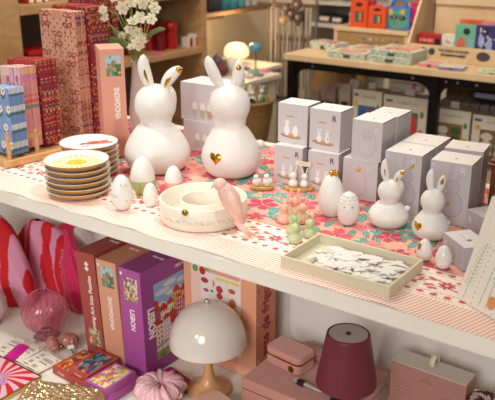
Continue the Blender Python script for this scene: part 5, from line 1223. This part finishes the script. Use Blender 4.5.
for i, x in enumerate((-2.40, -2.27, -2.14)):
    o = thing('stored_item', ['tan roll leftmost on the bookcase upper shelf', 'grey roll in the middle of the bookcase upper shelf', 'brown roll right on the bookcase upper shelf'][i], 'roll', (x, 4.20, 1.0435)); q = MB(); q.M = Matrix.Translation((0, 0, .025)) @ Matrix.Rotation(PI / 2, 4, 'X'); q.lathe([(0, -.06), (.025, -.06), (.025, .06), (0, .06)], seg=20); q.build('roll', pr('rl%d' % i, ('a08a70', '8a8680', '6a5a50')[i], .8), o); q = MB(); q.M = Matrix.Translation((0, 0, .025)) @ Matrix.Rotation(PI / 2, 4, 'X'); q.lathe([(.0252, -.01), (.0262, -.01), (.0262, .01), (.0252, .01)], seg=20); q.build('band', pr('bandm', 'd8cfc0', .7), o)
o = thing('yellow_bowl', 'mustard bowl on a lower shelf of the white bookcase', 'bowl', (-2.20, 4.2, .4225)); MB().lathe([(0, 0), (.03, 0), (.07, .05), (.095, .14), (.092, .14), (.065, .05), (0, .006)], seg=40).build('bowl', pr('mustard', 'b89a48', .5), o, smooth=True); o.location = (-2.22, 4.22, .43); o.scale = (1.1, 1.1, 2.4)
# ================================================================ rear table
rt = thing('rear_table', 'long table with a pale wooden top and black steel frame behind the cartons', 'table', (0, 0, 0))
MB().box(-1.955, .6, 3.0, 3.62, .872, .90).build('table_top', plywood, rt, bevel=.002)
MB().box(-1.94, .6, 3.015, 3.035, .836, .872).build('apron', black, rt); MB().box(-1.94, .6, 3.585, 3.605, .836, .872).build('apron', black, rt)
for x in (-1.935, -1.218, -.10): 
    for y in (3.008, 3.575): MB().box(x, x + .038, y, y + .038, 0, .872).build('leg', black, rt)
for x, s_ in ((-1.897, 1), (-1.218, -1), (-1.180, 1)):
    q = MB(); pts = [(0, 0), (0, -.07)] + [(s_ * (.06 - .06 * math.cos(t)), -.07 + .065 * math.sin(t)) for t in [PI / 2 * k / 8 for k in range(1, 9)]] + [(s_ * .07, 0)]
    q.plate([(x + a_, .838 + b_) for a_, b_ in pts], 3.018, .012).build('gusset', black, rt)
for x in (-1.91, -1.80, -1.30, -1.15, -1.10, -1.02): MB().ell((x, 3.013, .853), (.006, .003, .006), 10, 6).build('bolt', dm, rt)
MB().box(-1.93, .6, 3.03, 3.60, .50, .52).build('lower_shelf', pr('dark_board', '6a5f58', .6), rt)
wkb = wood('woven_panel', 'a8814e', '82602f', (60, 60, 60), .8)
o = thing('woven_screen', 'woven tan screen standing behind the goods under the rear table', 'screen', (0, 0, 0)); MB().box(-1.35, .5, 3.55, 3.57, .5215, .81).build('weave', wkb, o); MB().box(-1.35, .5, 3.545, 3.575, .521, .53).build('foot', lw, o)
# flat boxes on rear table
mint = 'b9c4b4'
def flatbox(label, x, y, rot, z, w, d, h, c_, top, seed):
    o = thing('activity_box', label, 'box', (x, y, z), math.radians(rot))
    def tp(U, V): A = base(U, 'd8dcd0'); return mosaic(U, V, w * .12, d * .12, w * .76, d * .76, top, seed, A, 4)
    def fr(U, V):
        A = base(U, c_); k = hsh(np.floor(U / .008), np.floor(V / .008), seed); A[k > .85] = rgb('8fa08a'); A[(k > .7) & (k < .75)] = rgb('e6ebe0'); A[rect(U, V, w * .42, w * .60, h * .2, h * .65)] = rgb('4a4e48'); return A
    paintbox('carton', w, d, h, PRINT, o, front=fr, right='c4ccc0', top=tp, col=c_, res=.004); MB().box(w * .44, w * .58, -.0018, -.0003, h * .12, h * .6).build('hang_tab', pr('hang_tab', '4f534c', .6), o)
warm = ['d8a08a', 'c85a48', 'e6c8b0', 'd98a5c', '8f6a5a']; cool = ['c8524a', '4f8a4a', '4a5a9a', 'e0c06a', 'efe6d8']
flatbox('flat white and green activity box at the left end of the rear table', -1.945, 3.22, -14, .9015, .17, .10, .034, 'dcdccb', cool, 3)
flatbox('flat mint activity box lying at the front left of the rear table', -1.730, 3.03, 2, .9015, .185, .13, .026, mint, warm, 5)
flatbox('flat mint activity box behind the front left one', -1.72, 3.175, -3, .9015, .20, .14, .026, mint, warm, 7)
flatbox('lower mint activity box of the two stacked in front of the mesh stand', -1.53, 3.03, 1, .9015, .205, .20, .025, mint, warm, 9)
flatbox('upper mint activity box of the two stacked in front of the mesh stand', -1.525, 3.05, -2, .9272, .200, .20, .025, 'b4beb0', warm, 11)
flatbox('salmon pink flat box in front of the stepped wooden stand', -1.292, 3.04, -4, .9015, .100, .10, .014, 'd98e84', ['d98e84', 'e6a298'], 2)
flatbox('lilac flat book in front of the stepped wooden stand', -1.188, 3.01, 8, .9015, .100, .09, .012, '8f7ab0', ['e0d8a8', 'b8a8c8', 'e8d0d8'], 2)
flatbox('pale green leaflet at the right end of the rear table', -1.035, 3.03, 6, .9015, .12, .09, .006, 'cfd8b8', ['8fb87a', 'dfe6c8'], 2)
# mesh fronted stand
ms_ = thing('mesh_stand', 'pale wooden display stand with a woven mesh front on the rear table', 'display stand', (0, 0, 0))
for x in (-1.875, -1.495): MB().box(x, x + .02, 3.335, 3.50, .901, 1.0).build('side', plywood, ms_, bevel=.002)
MB().box(-1.875, -1.475, 3.330, 3.345, .982, 1.002).box(-1.875, -1.475, 3.330, 3.345, .901, .915).build('front_rail', plywood, ms_, bevel=.002)
MB().box(-1.855, -1.495, 3.336, 3.342, .915, .982).build('mesh_panel', pr('rattan_mesh', 'a5875a', .8, noise=.45, scale=160), ms_)
MB().rbox(-1.855, -1.49, 3.47, 3.49, 1.0, 1.045, .008).box(-1.855, -1.495, 3.345, 3.50, .975, .985).build('backboard', plywood, ms_)
for k in range(12):
    p = Vector((-1.70 + (k % 6) * .034, 3.322, .925 + .028 * (k // 6))); o = thing('glass_bead', 'tiny coloured bead hung on the mesh front', 'bead', p, 0, 'coloured beads on the mesh front'); MB().ell((0, 0, 0), (.006, .005, .007), 8, 6).build('bead', pr('bead%d' % (k % 5), ('c8503a', '4a5a9a', 'd8d0c8', '8fb0a0', 'd9a04a')[k % 5], .3), o)
def panel(name, label, cat, pxs, Y, base_c, fn, th=.02, z0=None):
    ps_ = [atY(x, y, Y) for x, y in pxs]; x0 = min(p.x for p in ps_); x1 = max(p.x for p in ps_); za = min(p.z for p in ps_) if z0 is None else z0; zb_ = max(p.z for p in ps_)
    o = thing(name, label, cat, (x0, Y, za)); paintbox('printed_card', x1 - x0, th, zb_ - za, PRINT, o, front=lambda U, V: fn(U / (x1 - x0), V / (zb_ - za)), col=base_c, res=.0035); return o, x1 - x0, zb_ - za
def pencils(u, v):
    A = base(u, 'e2562a'); A[rect(u, v, .3, .78, .22, .62)] = rgb('2f2a30')
    for k, c_ in enumerate(('3f6ab0', '4a9a5a', 'e0b83a', 'c83a3a')): A[rect(u, v, .34 + .11 * k, .42 + .11 * k, .25, .6)] = rgb(c_)
    A[el(u, v, .5, .85, .22, .07)] = rgb('2a2428'); return A
def tabs(o, w, h): MB().rbox(w * .3, w * .7, .002, .018, h, h + .008, .004).build('hang_tab', pr('tab_orange', 'e2562a', .6), o)
ZS = .9855
o, w_, h_ = panel('pencil_set', 'orange pencil pack standing farther left on the mesh stand', 'pencil set', [(351, 0), (367, 18)], 3.44, 'd95028', pencils, z0=ZS); tabs(o, w_, h_)
o, w_, h_ = panel('pencil_set', 'orange pencil pack standing left of the dinosaur face', 'pencil set', [(369, 6), (385, 27)], 3.36, 'e2562a', pencils, z0=1.0025); tabs(o, w_, h_)
def dino(u, v):
    A = base(u, '4f86c8'); A[el(u, v, .5, .42, .42, .40)] = rgb('58a890'); A[el(u, v, .2, .75, .1, .14) | el(u, v, .7, .78, .09, .12)] = rgb('e0b84a')
    A[el(u, v, .36, .52, .14, .10) | el(u, v, .70, .5, .14, .10) | rect(u, v, .3, .8, .56, .60)] = rgb('1f1c24'); A[el(u, v, .34, .53, .05, .03) | el(u, v, .68, .51, .05, .03)] = rgb('d88a4a'); A[el(u, v, .48, .24, .06, .05)] = rgb('c8443a')
    A[(hsh(np.floor(u * 12), np.floor(v * 12)) > .92) & el(u, v, .5, .4, .4, .38)] = rgb('3f8a78'); return A
o, w_, h_ = panel('animal_pouch', 'blue case with a plain green face in dark glasses', 'case', [(386, 6), (409, 28)], 3.385, '4f86c8', dino, .03, z0=1.0025)
q = MB(); q.tube([(w_ * .15, .015, h_ * .9), (w_ * .25, .015, h_ * 1.25), (w_ * .5, .015, h_ * 1.38), (w_ * .75, .015, h_ * 1.25), (w_ * .85, .015, h_ * .9)], .009, 10).build('handle', pr('blue_handle', '4f86c8', .5), o, smooth=True)
def wild(c0, cs, sd):
    return lambda u, v: mosaic(u, v, -.001, -.001, 1.002, 1.002, [c0] + cs, sd, base(u, c0), 5)
for i, (lb, px, c0, cs) in enumerate((('crimson patterned case farthest left behind the pencil packs', [(366, 0), (374, 16)], 'b8283a', ['d8a03a', '7a2a5a', 'c83a6a']), ('magenta zebra patterned case right of the blue one', [(409, 3), (423, 22)], 'b82a7a', ['2a2028', 'e6c8d0', 'd83a4a', 'c8286a']), ('red patterned case at the back right of the mesh stand', [(422, -4), (434, 14)], 'c8342e', ['2a2028', 'e07a3a', 'd8c0c0']))):
    o, w_, h_ = panel('patterned_case', lb, 'case', px, 3.465 if i == 0 else (3.40 if i == 1 else 3.46), c0, wild(c0, cs, i), .02, z0=1.0025 if i != 0 else ZS); tabs(o, w_, h_)
# stepped wooden stand
ss = thing('stepped_stand', 'stepped pale wooden display stand with lettering along its front', 'display stand', (0, 0, 0))
MB().box(-1.412, -.55, 3.200, 3.212, .901, .970).build('front_panel', plywood, ss, bevel=.001)
MB().box(-1.412, -.55, 3.212, 3.36, .925, .935).build('lower_shelf', plywood, ss)
MB().box(-1.36, -.55, 3.36, 3.372, .901, 1.16).build('back_panel', plywood, ss); MB().box(-1.36, -.55, 3.372, 3.50, 1.148, 1.158).box(-1.36, -.55, 3.350, 3.362, 1.135, 1.165).build('upper_shelf', plywood, ss)
q = MB(); q.prism([(0, 0)], 0, 0) if False else None
sidep = [(3.200, .901), (3.200, .970), (3.345, 1.21), (3.50, 1.30), (3.50, .901)]
for x in (-1.420, -.55):
    q = MB(); n = len(sidep); q.add([(x, y, z) for y, z in sidep] + [(x + .010, y, z) for y, z in sidep], [tuple(range(n)), tuple(range(n, 2 * n))[::-1]] + [((i + 1) % n, i, n + i, n + (i + 1) % n) for i in range(n)]); q.build('side_panel', plywood, ss)
ik = MATS['dark_ink']
q = MB()
q.plate([(-1.338 + .016 * math.cos(t), .943 + .016 * math.sin(t)) for t in [k * PI / 10 for k in range(20)]], 3.1985, .0014).build('round_mark', ik, ss)
MB().plate([(-1.338 + .009 * math.cos(t), .943 + .009 * math.sin(t)) for t in [k * PI / 10 for k in range(20)]], 3.1979, .0012).build('round_mark_centre', plywood, ss)
MB().plate([(-1.300 + .015 * math.cos(t), .943 + .015 * math.sin(t)) for t in [k * PI / 10 for k in range(20)]], 3.1985, .0014).build('round_mark', ik, ss)
MB().plate([(-1.068 + .030 * math.cos(t), .940 + .020 * math.sin(t)) for t in [k * PI / 12 for k in range(24)]], 3.1985, .0014).build('speech_mark', ik, ss)
text('THE ORIGIN OF MONEY', .0150, ik, ss, frame((-1.200, 3.1990, .951), (1, 0, 0), (0, 0, 1)), 'lettering', .0005, bold=.0004, sx=.85)
text('adventurously!', .019, ik, ss, frame((-1.200, 3.1990, .934), (1, 0, 0), (0, 0, 1)), 'lettering', .0005, bold=.0008, sx=1.0)
def redt(u, v):
    A = base(u, 'b8242a'); A[rect(u, v, .75, 1, 0, .8)] = rgb('2a2024'); A[el(u, v, .35, .2, .18, .3)] = rgb('2f2024'); A[rect(u, v, .1, .7, .55, .75) & ((u * 22) % 1 < .5)] = rgb('e6b0a8'); return A
def mk(label, px, c0, fn, th=.05, Y=3.27, z0=.9355):
    o, w_, h_ = panel('game_box', label, 'game box', px, Y, c0, fn, th, z0=z0); MB().box(0, w_, .001, th - .001, h_, h_ + .003).build('lid', pr('lid_' + c0, c0, .5), o); return o
mk('small red and black game box at the left of the stepped stand', [(418, 34), (440, 44)], 'b8242a', redt)
mk('small white game box beside the red and black one', [(442, 35), (455, 44)], 'e0d8d0', wild('e6ded6', ['efe8e0', 'b8a8a0'], 5))
def mintp(u, v):
    A = base(u, '6fb89a'); A[el(u, v, .3, .32, .2, .28)] = rgb('d8705a'); A[el(u, v, .72, .35, .13, .2)] = rgb('8fb8d0'); A[el(u, v, .5, .8, .16, .12)] = rgb('2f2a38'); return A
def purp(u, v):
    A = base(u, '3f3478'); A[el(u, v, .3, .5, .16, .2) | el(u, v, .7, .35, .14, .3)] = rgb('9ab0e0'); A[el(u, v, .25, .15, .2, .1)] = rgb('d88aa8'); A[el(u, v, .5, .85, .16, .1)] = rgb('1f1a30'); A[hsh(np.floor(u * 14), np.floor(v * 16)) > .93] = rgb('e6d8c0'); return A
mk('mint green card game box with a dark oval on the stepped stand', [(456, 25), (477, 45)], '6fb89a', mintp, .03, 3.255)
mk('indigo card game box with pale figures on the stepped stand', [(476.5, 26), (495, 46)], '3f3478', purp, .03, 3.25)
mk('orange card game box behind the mint green one', [(460, 20), (480, 40)], 'd9603a', wild('d9603a', ['e07a4a'], 2), .03, 3.32, .9355)
mk('pink card game box behind the indigo one', [(482, 22), (499, 40)], 'd88a90', wild('d88a90', ['e09aa0'], 2), .03, 3.318, .9355)
for i, (px, c0, cs, lb) in enumerate((([(434, -3), (452, 7)], 'c83a8a', ['e07a3a', 'd85aa0', 'e8a03a'], 'magenta swirled box leftmost on the upper step'), ([(453, -3), (472, 7)], 'd8c8a8', ['8fa07a', 'c8783a', '4a3a3a'], 'sand coloured patterned box on the upper step'), ([(474, -3), (493, 7)], 'd8642a', ['e6b84a', '8f3a3a', 'e8d0b0'], 'orange patterned box on the upper step'))):
    mk(lb, px, c0, wild(c0, cs, i + 3), .04, 3.41, 1.1585)
# goods under rear table
def bead(i):
    def f(u, v):
        A = base(u, 'd8d2c8'); win = rect(u, v, .18, .82, .0, .70) ; A[win] = rgb(('4a6a8a', '4f6a4a', '8a6a3a', '6a5a48')[i % 4])
        cs = (('2f5a9a', 'c82a32'), ('2a4a7a', 'd0343a'), ('dcd6d0', '3f5a3a'), ('d8c8b8', 'c8c0b8'))[i]
        for k, x in enumerate((.34, .66)):
            for y in (.18, .36, .54): A[el(u, v, x, y, .13, .09)] = rgb(cs[k])
        A[rect(u, v, .30, .78, .84, .90) & ((u * 25) % 1 < .6)] = rgb('9fb07a'); A[rect(u, v, .05, .20, .86, .92)] = rgb('5a544e'); A[el(u, v, .12, .72, .06, .06)] = rgb('d8a83a'); A[el(u, v, .89, .68, .05, .07)] = rgb('5f8a3e'); A[el(u, v, .89, .35, .06, .05)] = rgb('d8784a'); return A
    return f
for i, (lb, x0, x1) in enumerate((('white bead kit with blue and red beads, leftmost under the rear table', -1.62, -1.472), ('white bead kit with blue and red beads, left of the table leg', -1.463, -1.252), ('white bead kit with pale cups and a leaf, right of the table leg', -1.235, -1.055), ('white bead kit with pale cups, rightmost under the rear table', -1.045, -.85))):
    zt = (.758, .752, .722, .716)[i]; o = thing('bead_kit', lb, 'toy box', (x0, 3.085 + .0 * i, .5215)); w_ = x1 - x0; h_ = zt - .5215
    paintbox('carton', w_, .09, h_, PRINT, o, front=(lambda f, w_, h_: (lambda U, V: f(U / w_, V / h_)))(bead(i), w_, h_), right='b8b0a6', top='a89f98', col='b8b0a6', res=.004)
    MB().box(w_ * .4, w_ * .62, .04, .044, h_, h_ + .028).build('hang_tab', pr('tab_white', 'cfc8c0', .5), o)
for i in range(9):
    x = -1.235 + i * .045; o = thing('flat_pack', 'dark grey flat pack filed behind the bead kits', 'pack', (x, 3.19, .5215), math.radians(4), 'grey flat packs behind the bead kits'); MB().box(0, .040, 0, .20, 0, .215).build('pack', pr('flatpack', '857c77', .35, noise=.1), o, bevel=.002); MB().box(.004, .036, -.0012, 0, .03, .17).build('label', pr('flat_label', '8f8782', .5), o)
for i, (px, py) in enumerate(((313, 92), (324, 86), (330, 86), (338, 84), (345, 85), (353, 80))):
    p = atY(px, py, 3.14 + (i % 2) * .03); o = thing('kraft_pack', 'kraft paper pack with a dark label under the rear table, ' + ['leftmost of the row', 'second from the left', 'third from the left', 'third from the right', 'second from the right', 'rightmost, beside the bead kit'][i], 'pack', (p.x, p.y, .5215))
    c_ = ('a8988c', 'b8a698', '98887c', 'a89890', 'b8aca0', 'c8bcae')[i]; h_ = p.z - .5215
    MB().add([(-.03, 0, 0), (.03, 0, 0), (.03, .05, 0), (-.03, .05, 0), (-.03, 0, h_ * .85), (.03, 0, h_ * .85), (.03, .05, h_ * .85), (-.03, .05, h_ * .85), (-.022, .022, h_), (.022, .022, h_), (.022, .03, h_), (-.022, .03, h_)], [(0, 3, 2, 1), (0, 1, 5, 4), (1, 2, 6, 5), (2, 3, 7, 6), (3, 0, 4, 7), (4, 5, 9, 8), (5, 6, 10, 9), (6, 7, 11, 10), (7, 4, 8, 11), (8, 9, 10, 11)]).build('pack', pr('kraft%d' % i, c_, .7, noise=.15), o, bevel=.002)
    MB().box(-.018, .018, -.0016, -.0002, h_ * .5, h_ * .66).build('label', pr('kraft_label', '3f3a3a', .6), o)
p = atY(334, 95, 3.46); o = thing('round_tray', 'round wicker tray leaning under the rear table', 'tray', (p.x, 3.46, .5225)); q = MB(); q.M = Matrix.Translation((0, 0, .150)) @ Matrix.Rotation(PI / 2, 4, 'X'); q.lathe([(0, .0), (.10, 0), (.118, -.012), (.134, -.016), (.134, .004), (0, .012)], seg=56, rad=lambda a, z: 1 + .006 * math.cos(a * 48)); q.build('weave', wk, o, smooth=False)
q = MB(); q.M = Matrix.Translation((0, -.001, .135)) @ Matrix.Rotation(PI / 2, 4, 'X'); q.lathe([(.06, 0.001), (.07, .003), (.08, .001)], seg=48); q.build('dark_ring', pr('dark_cane', '5a3f28', .8), o)
p = atY(403, 88, 3.2); o = thing('paper_roll', 'white paper roll lying above the bead kits', 'roll', (p.x, 3.24, .742 + .0), math.radians(-8)); q = MB(); q.M = Matrix.Translation((0, 0, .022)) @ Matrix.Rotation(PI / 2, 4, 'Y'); q.lathe([(0, -.085), (.02, -.085), (.02, .085), (0, .085)], seg=24); q.build('roll', wl, o); q = MB(); q.M = Matrix.Translation((0, 0, .022)) @ Matrix.Rotation(PI / 2, 4, 'Y'); q.lathe([(.0202, .04), (.021, .04), (.021, .06), (.0202, .06)], seg=24); q.build('band', pr('bandp', 'd86aa0', .6), o)
o = thing('dark_bundle', 'dark bundle of trinkets lying on the grey packs', 'bundle', (-1.03, 3.27, .7375)); q = MB(); q.ell((0, 0, .025), (.12, .06, .028), 24, 12); q.build('bundle_body', pr('bundle', '3a2f30', .8, noise=.5, scale=50), o, smooth=True); q = MB().rbox(-.06, .10, -.065, -.055, .025, .045, .003).build('pale_tag', pr('bundle_tag', '9a9ab8', .6), o)
# ================================================================ light
def area(name, loc, tgt, size, e, col=(1, 1, 1), shape='DISK'):
    l = bpy.data.lights.new(name, 'AREA'); l.shape = shape; l.size = size; l.energy = e; l.color = col; o = link(name, l); o.location = loc
    o.rotation_euler = (Vector(tgt) - Vector(loc)).to_track_quat('-Z', 'Y').to_euler(); return o
def spot(name, loc, tgt, e, col, ang=60, soft=.04, blend=.6):
    l = bpy.data.lights.new(name, 'SPOT'); l.energy = e; l.color = col; l.spot_size = math.radians(ang); l.spot_blend = blend; l.shadow_soft_size = soft; o = link(name, l); o.location = loc
    o.rotation_euler = (Vector(tgt) - Vector(loc)).to_track_quat('-Z', 'Y').to_euler(); return o
W = (1, .98, .945)
spot('ceiling_spot', (-.10, .98, 2.70), (-1.10, 1.15, .9), 62, W, 44, .05, 1)
spot('ceiling_spot', (-1.9, .80, 2.70), (-1.12, 1.03, .9), 72, W, 42, .05, 1)
spot('aisle_spot', (-.9, -1.5, 2.05), (-1.15, 1.05, .45), 64, W, 34, .08, .9)
area('aisle_fill', (.15, -1.9, 2.0), (-.8, 1.2, .6), 1.3, 40, (1, .98, .96))  # added soft fill reaching into the lower shelf, no fixture there
area('overhead_fill', (-1.5, 2.3, 2.85), (-1.6, 3.2, 0), 1.2, 42, (1, .91, .80))  # added ambient fill to brighten the rear table area
area('overhead_fill', (-2.5, 2.4, 2.85), (-2.7, 2.8, 0), .8, 17, (1, .88, .72))  # added ambient fill towards the pine shelving
wd = bpy.data.worlds.new('shop_ambient'); C.world = wd; wd.use_nodes = True; wd.node_tree.nodes['Background'].inputs[0].default_value = (1, .98, .97, 1); wd.node_tree.nodes['Background'].inputs[1].default_value = .26
vs0 = C.view_settings; vs0.view_transform = 'Standard'; vs0.look = 'None'; vs0.exposure = .06; vs0.gamma = 1; vs0.use_curve_mapping = False
